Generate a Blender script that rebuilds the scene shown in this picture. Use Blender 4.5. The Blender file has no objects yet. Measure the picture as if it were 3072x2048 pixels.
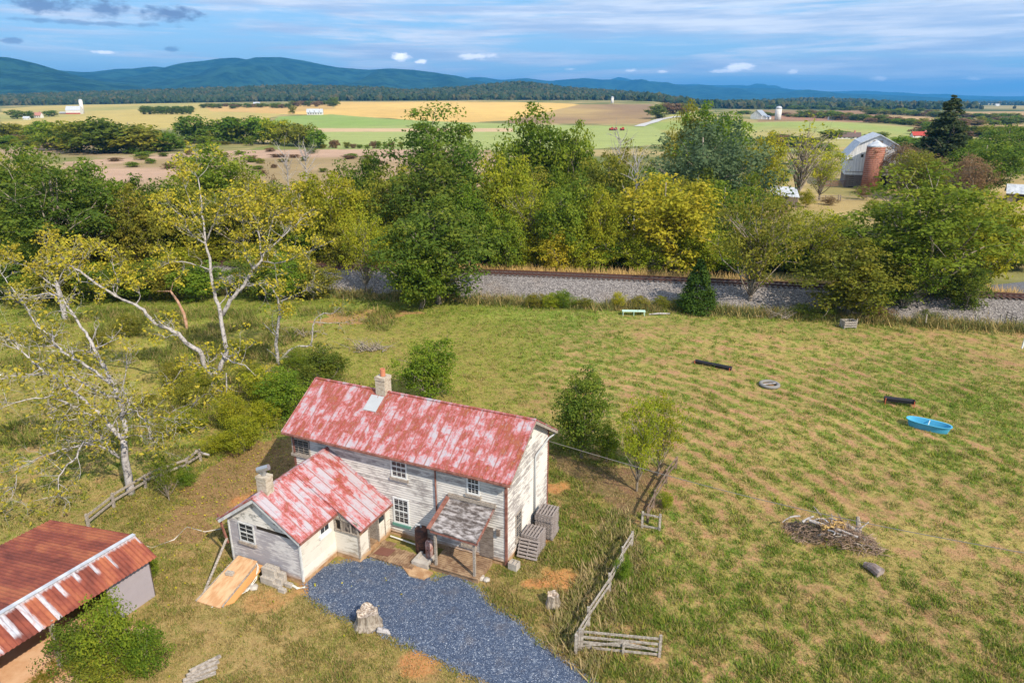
import bpy, math, random
import numpy as np
from mathutils import Vector, Matrix
S = bpy.context.scene
# ------------------------------------------------------------------ camera, sky, sun, exposure
CAMH = 23.0; FPX = 2100.0; CX = 1536.0; CY = 1024.0
PITCH = math.atan((CY-300.0)/FPX); CP, SP = math.cos(PITCH), math.sin(PITCH)
cam_d = bpy.data.cameras.new('camera'); cam = bpy.data.objects.new('camera', cam_d)
S.collection.objects.link(cam); S.camera = cam
cam.location = (0, 0, CAMH); cam.rotation_euler = (math.radians(90)-PITCH, 0, 0)
cam_d.sensor_width = 36; cam_d.lens = 36*FPX/3072.0
cam_d.clip_start = 0.5; cam_d.clip_end = 60000
S.render.resolution_x = 1024; S.render.resolution_y = 682
S.view_settings.view_transform = 'Standard'; S.view_settings.look = 'None'
S.view_settings.gamma = 1; S.view_settings.exposure = 0.5
SUN_EL = math.radians(41); SUN_A = math.radians(52)      # from +X towards the camera side
sdir = Vector((math.cos(SUN_A)*math.cos(SUN_EL), -math.sin(SUN_A)*math.cos(SUN_EL), math.sin(SUN_EL)))
sl = bpy.data.lights.new('sun', 'SUN'); sl.energy = 4.5; sl.angle = math.radians(0.55); sl.color = (1.0, 0.89, 0.73)
so = bpy.data.objects.new('sun', sl); S.collection.objects.link(so)
so.rotation_euler = sdir.to_track_quat('Z', 'Y').to_euler(); so.location = (60, -60, 90)

# ------------------------------------------------------------------ node helpers
class NT:
    def __init__(s, nt): s.nt = nt; s.n = nt.nodes; s.l = nt.links
    def put(s, sock, v):
        if isinstance(v, bpy.types.NodeSocket): s.l.new(v, sock)
        elif v is not None:
            if hasattr(sock.default_value, '__len__') and not hasattr(v, '__len__'): v = (v,)*len(sock.default_value)
            if hasattr(sock.default_value, '__len__') and len(sock.default_value) == 4 and len(v) == 3: v = (*v, 1)
            sock.default_value = v
    def coord(s, k='Object'): return s.n.new('ShaderNodeTexCoord').outputs[k]
    def map(s, v, sc=(1, 1, 1), loc=(0, 0, 0), rot=(0, 0, 0)):
        m = s.n.new('ShaderNodeMapping'); s.put(m.inputs['Vector'], v); m.inputs['Scale'].default_value = sc
        m.inputs['Location'].default_value = loc; m.inputs['Rotation'].default_value = rot; return m.outputs[0]
    def noise(s, v, sc, det=4, ro=0.6, dist=0, col=False):
        m = s.n.new('ShaderNodeTexNoise'); s.put(m.inputs['Vector'], v); m.inputs['Scale'].default_value = sc
        m.inputs['Detail'].default_value = det; m.inputs['Roughness'].default_value = ro; m.inputs['Distortion'].default_value = dist
        return m.outputs['Color' if col else 'Fac']
    def vor(s, v, sc, out='Color', feat='F1'):
        m = s.n.new('ShaderNodeTexVoronoi'); m.feature = feat; s.put(m.inputs['Vector'], v); m.inputs['Scale'].default_value = sc
        return m.outputs[out]
    def white(s, v):
        m = s.n.new('ShaderNodeTexWhiteNoise'); m.noise_dimensions = '3D'; s.put(m.inputs['Vector'], v); return m.outputs['Value']
    def math(s, op, a, b=None, c=None, clamp=False):
        m = s.n.new('ShaderNodeMath'); m.operation = op; m.use_clamp = clamp
        s.put(m.inputs[0], a); s.put(m.inputs[1], b); s.put(m.inputs[2], c); return m.outputs[0]
    def sep(s, v):
        m = s.n.new('ShaderNodeSeparateXYZ'); s.put(m.inputs[0], v); return m.outputs
    def comb(s, x=0, y=0, z=0):
        m = s.n.new('ShaderNodeCombineXYZ'); s.put(m.inputs[0], x); s.put(m.inputs[1], y); s.put(m.inputs[2], z); return m.outputs[0]
    def mix(s, f, a, b, mode='MIX'):
        m = s.n.new('ShaderNodeMix'); m.data_type = 'RGBA'; m.blend_type = mode
        s.put(m.inputs[0], f); s.put(m.inputs[6], a); s.put(m.inputs[7], b); return m.outputs[2]
    def ramp(s, f, stops):
        m = s.n.new('ShaderNodeValToRGB'); s.put(m.inputs[0], f); r = m.color_ramp
        while len(r.elements) < len(stops): r.elements.new(0.5)
        for e, (p, c) in zip(r.elements, stops):
            e.position = p; e.color = (*c, 1) if hasattr(c, '__len__') else (c, c, c, 1)
        return m.outputs[0]
    def step(s, f, a, b):   # smooth 0..1 between a and b
        m = s.n.new('ShaderNodeMapRange'); m.interpolation_type = 'SMOOTHSTEP'
        s.put(m.inputs[0], f); m.inputs[1].default_value = a; m.inputs[2].default_value = b; return m.outputs[0]
    def attr(s, name, out='Fac'):
        m = s.n.new('ShaderNodeAttribute'); m.attribute_name = name; return m.outputs[out]
    def orand(s): return s.n.new('ShaderNodeObjectInfo').outputs['Random']
    def hsv(s, c, h=0.5, sa=1, v=1):
        m = s.n.new('ShaderNodeHueSaturation'); s.put(m.inputs['Hue'], h); s.put(m.inputs['Saturation'], sa)
        s.put(m.inputs['Value'], v); s.put(m.inputs['Color'], c); return m.outputs[0]
def mat(name, fn, rough=0.85, spec=0.25, bump=0.4, bdist=0.02, metal=0.0, transl=0.0):
    m = bpy.data.materials.new(name); m.use_nodes = True; nt = m.node_tree; t = NT(nt)
    b = nt.nodes['Principled BSDF']; b.inputs['Roughness'].default_value = rough; b.inputs['Specular IOR Level'].default_value = spec
    b.inputs['Metallic'].default_value = metal
    r = fn(t); h = None
    if isinstance(r, tuple) and isinstance(r[0], bpy.types.NodeSocket): r, h = r
    t.put(b.inputs['Base Color'], r)
    if h is not None:
        bn = nt.nodes.new('ShaderNodeBump'); bn.inputs['Strength'].default_value = bump; bn.inputs['Distance'].default_value = bdist
        t.put(bn.inputs['Height'], h); t.l.new(bn.outputs[0], b.inputs['Normal'])
    if transl:
        out = nt.nodes['Material Output']; tr = nt.nodes.new('ShaderNodeBsdfTranslucent'); t.put(tr.inputs[0], r)
        mx = nt.nodes.new('ShaderNodeMixShader'); mx.inputs[0].default_value = transl
        t.l.new(b.outputs[0], mx.inputs[1]); t.l.new(tr.outputs[0], mx.inputs[2]); t.l.new(mx.outputs[0], out.inputs[0])
    return m
def two(name, a, b, sc=3.0, stretch=(1, 1, 1), lo=0.35, hi=0.65, rough=0.85, det=6, **k):
    def fn(t):
        f = t.noise(t.map(t.coord(), stretch), sc, det, 0.65)
        return t.mix(t.step(f, lo, hi), a, b), f
    return mat(name, fn, rough, **k)

# ------------------------------------------------------------------ world: sky with thin clouds
W = bpy.data.worlds.new('World'); S.world = W; W.use_nodes = True
wt = NT(W.node_tree); bg = W.node_tree.nodes['Background']
sk = W.node_tree.nodes.new('ShaderNodeTexSky'); sk.sky_type = 'NISHITA'; sk.sun_disc = False
sk.sun_elevation = SUN_EL; sk.sun_rotation = math.atan2(sdir.x, sdir.y); sk.altitude = 200; sk.air_density = 1.0; sk.dust_density = 0.3; sk.ozone_density = 3.0
dv = wt.coord('Generated'); xyz = wt.sep(dv)
az = wt.math('ARCTAN2', xyz[0], xyz[1]); el = wt.math('ARCSINE', xyz[2])
cv = wt.comb(az, el, 0)
cld_c = wt.mix(wt.step(wt.noise(wt.map(cv, (3, 40, 1), (5, 1, 0)), 1.6, 4), 0.35, 0.68), (4.2, 5.2, 7.1), (8.0, 8.3, 9.0))
# long streaky veil, denser to the right and higher up
veil = wt.noise(wt.map(cv, (2.2, 30, 1), (1.3, 0.4, 0), (0, 0, 0.03)), 1.5, 8, 0.62, 0.4)
vz = wt.math('MULTIPLY_ADD', az, 0.12, wt.math('MULTIPLY_ADD', el, 1.1, -0.06))
veil = wt.step(wt.math('ADD', veil, vz), 0.40, 0.60)
veil = wt.math('MULTIPLY', veil, 0.85)
fine = wt.step(wt.noise(wt.map(cv, (5, 75, 1), (0, 7, 0)), 2.2, 6, 0.6, 0.3), 0.54, 0.82)
col = wt.mix(1.0, sk.outputs[0], (0.8, 0.97, 1.12), 'MULTIPLY')
# even out the bright horizon band of the clear sky a little
col = wt.mix(0.7, col, (2.9, 5.3, 7.9))
col = wt.mix(veil, col, cld_c)
col = wt.mix(wt.math('MULTIPLY', fine, 0.4), col, (7.8, 8.0, 8.6))
def puff(a0, e0, wa, we, seed, color, k=1.0):
    global col
    da = wt.math('DIVIDE', wt.math('SUBTRACT', az, math.radians(a0)), math.radians(wa))
    de = wt.math('DIVIDE', wt.math('SUBTRACT', el, math.radians(e0)), math.radians(we))
    r = wt.math('SQRT', wt.math('ADD', wt.math('MULTIPLY', da, da), wt.math('MULTIPLY', de, de)))
    n = wt.noise(wt.map(cv, (1, 2.2, 1), (seed, seed*2, 0)), 55, 5, 0.6)
    f = wt.step(wt.math('ADD', r, wt.math('MULTIPLY_ADD', n, 2.2, -1.1)), 1.0, 0.25)
    col = wt.mix(wt.math('MULTIPLY', f, k), col, color)
WH = (14.5, 14.0, 13.6); GR = (1.7, 2.4, 4.0)
for q in [(-31.4, 5.75, 2.4, 0.7, 1, GR, .9), (-27.9, 5.7, 1.7, .75, 2, GR, .9), (-24.0, 5.5, 2.6, .6, 3, GR, .95), (-29, 4.75, 6.0, .2, 4, GR, .6), (-24.2, 3.3, .7, .22, 5, GR, .7),
          (-33.5, 3.5, .9, .25, 6, GR, .7), (-35, 3.3, .7, .2, 7, WH, .7), (-28.3, 3.0, .8, .15, 8, WH, .6), (-8.4, 3.05, .9, .38, 9, WH, 1), (-6.9, 2.75, .5, .2, 10, WH, .9), (-2.6, 3.1, 1.9, .3, 11, WH, .6),
          (17.0, 2.3, 1.4, .34, 12, WH, .85), (15.9, 2.0, 1.2, .2, 13, WH, .6), (9.1, 2.1, .6, .16, 14, WH, .7), (11.4, 2.0, .5, .14, 15, WH, .7), (20.6, 1.9, .4, .2, 16, WH, .6), (26.3, 1.4, .7, .25, 17, WH, .55), (31.8, 1.3, .7, .2, 18, WH, .5), (4.5, 2.2, .6, .14, 19, WH, .4)]: puff(*q)
wt.put(bg.inputs[0], col); bg.inputs[1].default_value = 0.095

# ------------------------------------------------------------------ geometry helpers
def ray(px, py):
    u = (px-CX)/FPX; v = (py-CY)/FPX
    return (u, CP-v*SP, -(SP+v*CP))
K = 3072/2352.0
def g(dx, dy, z=0.0):               # a point of the place at height z
    r = ray(dx*K, dy*K); s = (z-CAMH)/r[2]; return (r[0]*s, r[1]*s, z)
def atY(dx, dy, Y):                 # a point of the place at distance Y
    r = ray(dx*K, dy*K); s = Y/r[1]; return (r[0]*s, Y, CAMH+r[2]*s)
rs = np.random.RandomState(7)
_LAT = rs.rand(8, 256, 256)
def vnoise(x, y, k=0):
    xi = np.floor(x).astype(int); yi = np.floor(y).astype(int); fx = x-xi; fy = y-yi
    fx = fx*fx*(3-2*fx); fy = fy*fy*(3-2*fy); L = _LAT[k % 8]; a = xi & 255; b = yi & 255; a1 = (a+1) & 255; b1 = (b+1) & 255
    return (L[a, b]*(1-fx)+L[a1, b]*fx)*(1-fy)+(L[a, b1]*(1-fx)+L[a1, b1]*fx)*fy
def fbm(x, y, sc, oc=4, k=0, ro=0.5):
    x = np.asarray(x, float)*sc; y = np.asarray(y, float)*sc; s = 0; a = 1; t = 0
    for i in range(oc):
        s = s+a*vnoise(x+17.3*i+k*31, y+5.1*i+k*13, k+i); t += a; a *= ro; x = x*2.03; y = y*2.03
    return s/t
def sst(a, b, x):
    t = np.clip((np.asarray(x, float)-a)/(b-a), 0, 1); return t*t*(3-2*t)
C = S.collection
def mesh_np(name, V, F, material=None, parent=None, attrs=None, smooth=False, mats=None, midx=None):
    V = np.asarray(V, np.float32).reshape(-1, 3)
    me = bpy.data.meshes.new(name); me.vertices.add(len(V)); me.vertices.foreach_set('co', V.ravel())
    if isinstance(F, np.ndarray):
        n = F.shape[1]; cnt = np.full(len(F), n); flat = F.ravel()
    else:
        cnt = np.array([len(f) for f in F]); flat = np.array([i for f in F for i in f])
    me.loops.add(len(flat)); me.loops.foreach_set('vertex_index', flat.astype(np.int32))
    me.polygons.add(len(cnt)); st = np.concatenate([[0], np.cumsum(cnt)[:-1]]).astype(np.int32)
    me.polygons.foreach_set('loop_start', st); me.polygons.foreach_set('loop_total', cnt.astype(np.int32))
    me.polygons.foreach_set('use_smooth', np.full(len(cnt), bool(smooth)))
    for m in (mats or ([material] if material else [])): me.materials.append(m)
    if midx is not None: me.polygons.foreach_set('material_index', np.asarray(midx, np.int32))
    for k, (dom, typ, arr) in (attrs or {}).items():
        a = me.attributes.new(k, typ, dom); a.data.foreach_set('color' if 'COLOR' in typ else 'value', np.asarray(arr, np.float32).ravel())
    me.update(calc_edges=True); me.validate()
    o = bpy.data.objects.new(name, me); C.objects.link(o)
    if parent is not None: o.parent = parent
    return o
class MB:
    def __init__(s): s.v = []; s.f = []
    def add(s, vs, fs):
        b = len(s.v); s.v += [tuple(map(float, p)) for p in vs]; s.f += [tuple(b+i for i in f) for f in fs]; return s
    def box(s, x0, x1, y0, y1, z0, z1, M=None):
        vs = [(x, y, z) for z in (z0, z1) for y in (y0, y1) for x in (x0, x1)]
        if M is not None: vs = [tuple(M @ Vector(p)) for p in vs]
        return s.add(vs, [(0, 2, 3, 1), (4, 5, 7, 6), (0, 1, 5, 4), (2, 6, 7, 3), (0, 4, 6, 2), (1, 3, 7, 5)])
    def hexa(s, bot, top):
        n = len(bot); f = [tuple(range(n))[::-1], tuple(range(n, 2*n))]+[(i, (i+1) % n, n+(i+1) % n, n+i) for i in range(n)]
        return s.add(list(bot)+list(top), f)
    def beam(s, a, b, w, h, up=(0, 0, 1)):
        a = Vector(a); b = Vector(b); d = (b-a).normalized(); u = Vector(up)
        if abs(d.dot(u)) > 0.95: u = Vector((0, 1, 0))
        sd = d.cross(u).normalized()*w/2; uu = sd.cross(d).normalized()*h/2
        q = [a-sd-uu, a+sd-uu, a+sd+uu, a-sd+uu]; r = [b-sd-uu, b+sd-uu, b+sd+uu, b-sd+uu]
        return s.hexa(q, r)
    def tube(s, pts, rad, n=6, cap=True):
        pts = [Vector(p) for p in pts]; b0 = len(s.v); N = len(pts)
        if not hasattr(rad, '__len__'): rad = [rad]*N
        for i, p in enumerate(pts):
            d = (pts[min(i+1, N-1)]-pts[max(i-1, 0)])
            d = d.normalized() if d.length > 1e-6 else Vector((0, 0, 1))
            u = Vector((1, 0, 0)) if abs(d.x) < 0.8 else Vector((0, 1, 0))
            a = d.cross(u).normalized(); c = d.cross(a)
            for k in range(n):
                t = 2*math.pi*k/n; s.v.append(tuple(p+(a*math.cos(t)+c*math.sin(t))*rad[i]))
        for i in range(N-1):
            for k in range(n):
                q = b0+i*n; s.f.append((q+k, q+(k+1) % n, q+n+(k+1) % n, q+n+k))
        if cap: s.f.append(tuple(b0+k for k in range(n))[::-1]); s.f.append(tuple(b0+(N-1)*n+k for k in range(n)))
        return s
    def lathe(s, prof, c=(0, 0, 0), n=20):
        return s.add([(c[0]+r*math.cos(2*math.pi*k/n), c[1]+r*math.sin(2*math.pi*k/n), c[2]+z) for r, z in prof for k in range(n)],
                     [(i*n+k, i*n+(k+1) % n, (i+1)*n+(k+1) % n, (i+1)*n+k) for i in range(len(prof)-1) for k in range(n)] +
                     [tuple(range(n))[::-1], tuple((len(prof)-1)*n+k for k in range(n))])
    def build(s, name, m, parent=None, smooth=False):
        return mesh_np(name, np.array(s.v), s.f, m, parent, smooth=smooth)
def tag(o, label=None, cat=None, group=None, kind=None):
    if label: o['label'] = label
    if cat: o['category'] = cat
    if group: o['group'] = group
    if kind: o['kind'] = kind
    return o
def empty(name, loc=(0, 0, 0), rz=0, label=None, cat=None, group=None):
    o = bpy.data.objects.new(name, None); C.objects.link(o); o.location = loc; o.rotation_euler = (0, 0, rz); o.empty_display_size = 0.3
    return tag(o, label, cat, group)
KIDS = {}
def copy_tree(o, parent=None):
    c = o.copy(); C.objects.link(c); c.parent = parent
    for ch in KIDS.get(o.name, None) or [x for x in bpy.data.objects if x.parent == o]: copy_tree(ch, c)
    return c

# ------------------------------------------------------------------ terrain
PF = [-400, 0, 400, 850, 1500, 1960, 2120, 2300, 3300]; HF = [4, 7, 14, 19, 20, 19, 4, 2, 0]       # open fields at 1.8 km
PW = [-400, 0, 350, 650, 850, 1100, 1240, 1400, 1530, 1590, 1700, 1870, 1990, 2060, 3300]
HW = [16, 18, 28, 40, 44, 34, 22, 38, 56, 57, 38, 24, 8, 0, 0]                                     # wooded rise at 3 km
def hgt(x, y):
    x = np.asarray(x, float); y = np.asarray(y, float); r = np.hypot(x, y)
    px = CX+x/np.maximum(y, 1)*2221; px = np.where(y < 50, 1536, px)
    z = 0.16*(fbm(x, y, 0.12, 3, 2)-0.5)*sst(20, 40, r)*(1-sst(300, 500, r))
    z = z+np.interp(px, PF, HF)*sst(650, 1850, y)*(1-sst(4200, 6500, y))*(y > 0)
    z = z+np.interp(px, PW, HW)*sst(2050, 3000, y)*(1-sst(3300, 4600, y))
    z = z+12*(fbm(x, y, 0.0017, 3, 4)-0.5)*sst(500, 1100, r)*(1-sst(9000, 15000, r))
    z = z+16*np.exp(-(((px-2450)/170)**2))*sst(2600, 3300, y)*(1-sst(3700, 4500, y))
    z = z+5.0*np.exp(-(((px-2080)/170)**2+((y-1000)/260)**2))
    z = z+4.0*np.exp(-(((px-2400)/200)**2+((y-650)/150)**2))
    return z
def gt(dx, dy):                      # where the line of sight meets the terrain
    r = ray(dx*K, dy*K); s = 30.0; last = s
    while s < 9000:
        if CAMH+r[2]*s < float(hgt(r[0]*s, r[1]*s)): break
        last = s; s *= 1.01
    lo, hi = last, s
    for _ in range(18):
        m = (lo+hi)/2
        if CAMH+r[2]*m < float(hgt(r[0]*m, r[1]*m)): hi = m
        else: lo = m
    return (r[0]*hi, r[1]*hi)
def inpoly(x, y, P):
    c = np.zeros(x.shape, bool); n = len(P)
    for i in range(n):
        x1, y1 = P[i]; x2, y2 = P[(i+1) % n]
        if y1 == y2: continue
        c ^= ((y1 > y) != (y2 > y)) & (x < (x2-x1)*(y-y1)/(y2-y1)+x1)
    return c
def FP(L): return [gt(*q) for q in L]
ZONES = [  # open country, nearest first: outline in the valley, colour, mottling colour
 (FP([(150, 372), (420, 352), (560, 345), (870, 343), (1130, 345), (1160, 440), (1000, 470), (100, 470)]), (.40, .27, .19), (.27, .20, .10), .03),
 (FP([(0, 330), (120, 330), (420, 345), (430, 354), (150, 372), (0, 375)]), (.16, .17, .05), (.33, .24, .15), .03),
 (FP([(560, 345), (700, 318), (745, 342)]), (.30, .26, .10), (.16, .18, .05), .02),
 (FP([(640, 268), (760, 263), (900, 274), (1180, 285), (1500, 290), (1560, 330), (1300, 345), (740, 343), (690, 310), (560, 310)]), (.20, .29, .07), (.28, .32, .11), .004),
 (FP([(760, 234), (1200, 235), (1330, 240), (1240, 262), (1170, 276), (1050, 283), (900, 272), (640, 262), (770, 250)]), (.60, .40, .13), (.50, .33, .11), .004),
 (FP([(1330, 240), (1500, 240), (1490, 284), (1170, 283), (1170, 276), (1240, 262)]), (.42, .30, .12), (.24, .16, .09), .004),
 (FP([(0, 250), (200, 240), (470, 232), (480, 256), (650, 262), (560, 285), (300, 300), (0, 300)]), (.42, .33, .11), (.28, .27, .09), .004),
 (FP([(430, 240), (760, 240), (770, 250), (640, 262), (480, 256)]), (.50, .32, .12), (.36, .26, .10), .004),
 (FP([(1480, 290), (1560, 255), (1620, 262), (1760, 284), (1700, 330), (1500, 330)]), (.24, .29, .08), (.32, .30, .10), .01),
 (FP([(1700, 284), (1900, 278), (2140, 296), (2130, 325), (1760, 350)]), (.25, .30, .09), (.33, .29, .11), .01),
 (FP([(1740, 240), (1800, 245), (2000, 252), (2060, 282), (1740, 280)]), (.30, .16, .10), (.24, .16, .08), .006),
 (FP([(2040, 262), (2352, 255), (2352, 292), (2100, 292)]), (.42, .28, .14), (.25, .19, .09), .006),
 (FP([(1860, 400), (2352, 400), (2450, 620), (1600, 600), (1700, 440)]), (.36, .27, .12), (.22, .19, .07), .08),
]
STRIPE = FP([(700, 295), (1180, 295), (1180, 303), (700, 303)])
DIRT = FP([(350, 1240), (480, 1080), (600, 990), (680, 1010), (690, 1060), (600, 1130), (450, 1240)])
LEAFY = FP([(1270, 1040), (1360, 1060), (1500, 1080), (1560, 1070), (1530, 1110), (1480, 1180), (1400, 1150), (1280, 1085)])
BARE = FP([(730, 722), (800, 712), (960, 714), (940, 728), (820, 745), (740, 742)])
CLAY = [(1270, 1120, 1.0), (1290, 1322, 1.2), (1225, 1340, .5), (620, 1375, 1.3), (560, 1150, 1.2), (700, 1350, .8), (1250, 1240, .5), (960, 1525, 1.0), (1350, 905, .8), (870, 740, 1.2)]
CLAY = [(*gt(a, b), r) for a, b, r in CLAY]
def sdwarp(x, y, P, w=1.2):
    return inpoly(x+w*(fbm(x, y, .6, 3, 1)-.5)*3, y+w*(fbm(x, y, .6, 3, 5)-.5)*3, P)
RC = (-6.0, 22.0)
def rows(x, y):
    qx = np.maximum(x-RC[0], 0); qy = np.maximum(y-RC[1], 0)*0.8
    d = (qx**2.4+qy**2.4+1e-6)**(1/2.4)
    return d+2.2*(fbm(x, y, .07, 3, 3)-.5)
def lerp(a, b, t): return a+(b-a)*t[:, None]
def gcol(x, y):
    n = len(x); yy = y
    col = np.tile(np.array([.215, .20, .075]), (n, 1))
    n1 = fbm(x, y, .9, 4, 0, .6); n2 = fbm(x, y, .06, 3, 1); n3 = fbm(x, y, 3.0, 2, 2)
    near = yy < 84
    # hay meadow and yard
    rw = rows(x, y); rr = 0.5+0.5*np.sin(rw*2*math.pi/1.5+2.2*fbm(x, y, .5, 2, 6)); rr = .5+(rr-.5)*np.clip(2.2*fbm(x, y, .16, 3, 1)-.45, .1, 1)
    inR = sst(5, 9, x+(y-30)*0.25)*sst(2, 6, rw)*(.35+.65*sst(.32, .55, fbm(x, y, .11, 3, 7)))
    green = np.array([.125, .20, .024]); straw = np.array([.33, .26, .085]); earth = np.array([.37, .20, .115]); yell = np.array([.235, .225, .038])
    tg = sst(.15, .85, 2.3*(fbm(x, y, 3.2, 4, 0, .8)-.5)+.5*(n1-.5)+1.1*(n2-.45)+.60+(np.interp(y, [45, 70], [.50, .20])*(rr-.5))*inR-.16*sst(8, 14, x)*sst(52, 34, y))
    c = lerp(straw, green, tg)
    c = lerp(c, earth, np.clip(sst(.47, .68, fbm(x, y, 1.1, 4, 6, .6))*.85*(1-tg*.7)+.65*inR*sst(.68, .98, 1-rr)*np.interp(y, [50, 75], [1, .3])*(1-.5*tg), 0, 1))
    lf = sst(8, -4, x)*sst(40, 52, y)                  # left meadow, more yellow
    c = lerp(c, yell*(.8+.4*n1[:, None]), np.clip(lf*.65, 0, 1))
    yd = sst(5, 1, x)*sst(44, 36, y)*.55; c = lerp(c, np.array([.22, .175, .055])*(.6+.8*fbm(x, y, 2.1, 3, 5)[:, None]), yd)
    up = sst(68, 78, y)*.5; c = lerp(c, green*1.25, np.clip(up*(.4+n1), 0, .8))
    d = sdwarp(x, y, DIRT); c = lerp(c, np.array([.21, .115, .06])*(.7+.6*n3[:, None]), d*.85)
    d = sdwarp(x, y, LEAFY, .8); c = lerp(c, np.array([.15, .085, .055])*(.7+.6*n3[:, None]), d*.8)
    d = sdwarp(x, y, BARE, 1.6); c = lerp(c, np.array([.36, .18, .09])*(.8+.4*n3[:, None]), d*.75)
    for a, b, r in CLAY:
        q = np.hypot(x-a, (y-b)*1.3)+r*1.6*(fbm(x, y, 1.2, 3, 3)-.5); c = lerp(c, np.array([.46, .19, .075]), sst(r*1.15, r*.6, q)*.8)
    q = np.hypot(x+13.2, y-26)/(4.5)*(1+.5*(n1-.5)); c = lerp(c, np.array([.33, .24, .105]), sst(1.3, .6, q)*.5)
    col = np.where(near[:, None], c, col)
    # scrub ground beyond the line
    far = ~near; s = fbm(x, y, .03, 4, 2); col = np.where(far[:, None], lerp(np.array([.13, .145, .045]), np.array([.34, .27, .12]), sst(.35, .7, s)), col)
    for P, ca, cb, sc in ZONES[::-1]:
        m = inpoly(x, y, P) & far
        if m.any():
            t = sst(.35, .7, fbm(x[m], y[m]*.6, sc, 4, 5)); col[m] = lerp(np.array(ca), np.array(cb), t)
    m = inpoly(x, y, STRIPE); col[m] = (.47, .34, .20)
    w = far & (y > 2000); t = sst(1950, 2100, y); px = CX+x/np.maximum(y, 1)*2221
    wood = w & (px < 2030); col = np.where(wood[:, None], lerp(col, np.array([.04, .06, .02]), t), col)
    dm = far & (y > 1500) & (px >= 2030); s2 = fbm(x, y, .0015, 4, 7); q = lerp(np.array([.06, .085, .03]), np.array([.30, .25, .11]), sst(.5, .68, s2))
    col = np.where(dm[:, None], q, col)
    return np.clip(col, 0.01, .9)
azf = np.radians(np.arange(-46, 46.01, 0.2)); azc = np.radians(np.concatenate([np.arange(50, 311, 5)]))
azs = np.concatenate([azf, azc]); NA = len(azs)
rr_ = [0.0, 6, 12]; r_ = 17.0
while r_ < 26000: rr_.append(r_); r_ *= 1.0045 if r_ < 92 else (1.0068 if r_ < 4000 else 1.02)
rr_ = np.array(rr_[1:]); NR = len(rr_)
A, R = np.meshgrid(azs, rr_); X = (R*np.sin(A)).ravel(); Y = (R*np.cos(A)).ravel()
Z = hgt(X, Y); col_g = gcol(X, Y)
V = np.stack([X, Y, Z], 1); V = np.vstack([V, [[0, 0, 0]]])
col_g = np.vstack([col_g, [[.2, .2, .08]]])
i, j = np.meshgrid(np.arange(NR-1), np.arange(NA), indexing='ij'); j2 = (j+1) % NA
Fq = np.stack([i*NA+j, i*NA+j2, (i+1)*NA+j2, (i+1)*NA+j], -1).reshape(-1, 4)[:, ::-1]
Ff = [tuple(q) for q in []]
def ground_fn(t):
    c = t.attr('gc', 'Color'); p = t.coord('Object')
    n = t.noise(p, 9.0, 6, 0.7); n2 = t.noise(p, 1.3, 5, 0.65); n3 = t.noise(p, .05, 5, .6)
    v = t.math('ADD', t.math('MULTIPLY_ADD', n, 1.1, -0.55), t.math('MULTIPLY_ADD', n2, .6, -.3)); n4 = t.noise(t.map(p, (.02, .12, 1), (0, 0, 0), (0, 0, .3)), 1.0, 5, .7); v = t.math('ADD', t.math('ADD', v, t.math('MULTIPLY_ADD', n4, .7, -.35)), t.math('MULTIPLY_ADD', n3, .4, .8))
    nr = t.step(t.sep(p)[1], 86, 82); h1 = t.noise(p, 6.0, 5, .75); h2 = t.noise(t.map(p, (1, 1, 1), (40, 7, 0)), 4.0, 5, .75)
    c = t.mix(t.math('MULTIPLY', t.math('MULTIPLY', t.step(h1, .50, .62), nr), .55), c, (.36, .26, .11)); c = t.mix(t.math('MULTIPLY', t.math('MULTIPLY', t.step(h2, .52, .64), nr), .42), c, (.085, .125, .02))
    return t.hsv(c, 0.5, 1.0, v), t.math('ADD', n, n2)
M_ground = mat('meadow_ground', ground_fn, 0.95, 0.1, bump=.7, bdist=.06)
grd = mesh_np('ground', V, np.vstack([Fq, np.stack([np.full(NA, len(V)-1)]*2+[np.arange(NA), (np.arange(NA)+1) % NA], -1)[:, [0, 3, 2, 1]][:0]]) if False else
              [tuple(q) for q in Fq.tolist()]+[(len(V)-1, (k+1) % NA, k) for k in range(NA)], M_ground,
              attrs={'gc': ('POINT', 'FLOAT_COLOR', np.hstack([col_g, np.ones((len(col_g), 1))]))}, smooth=True)
tag(grd, kind='structure')
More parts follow.
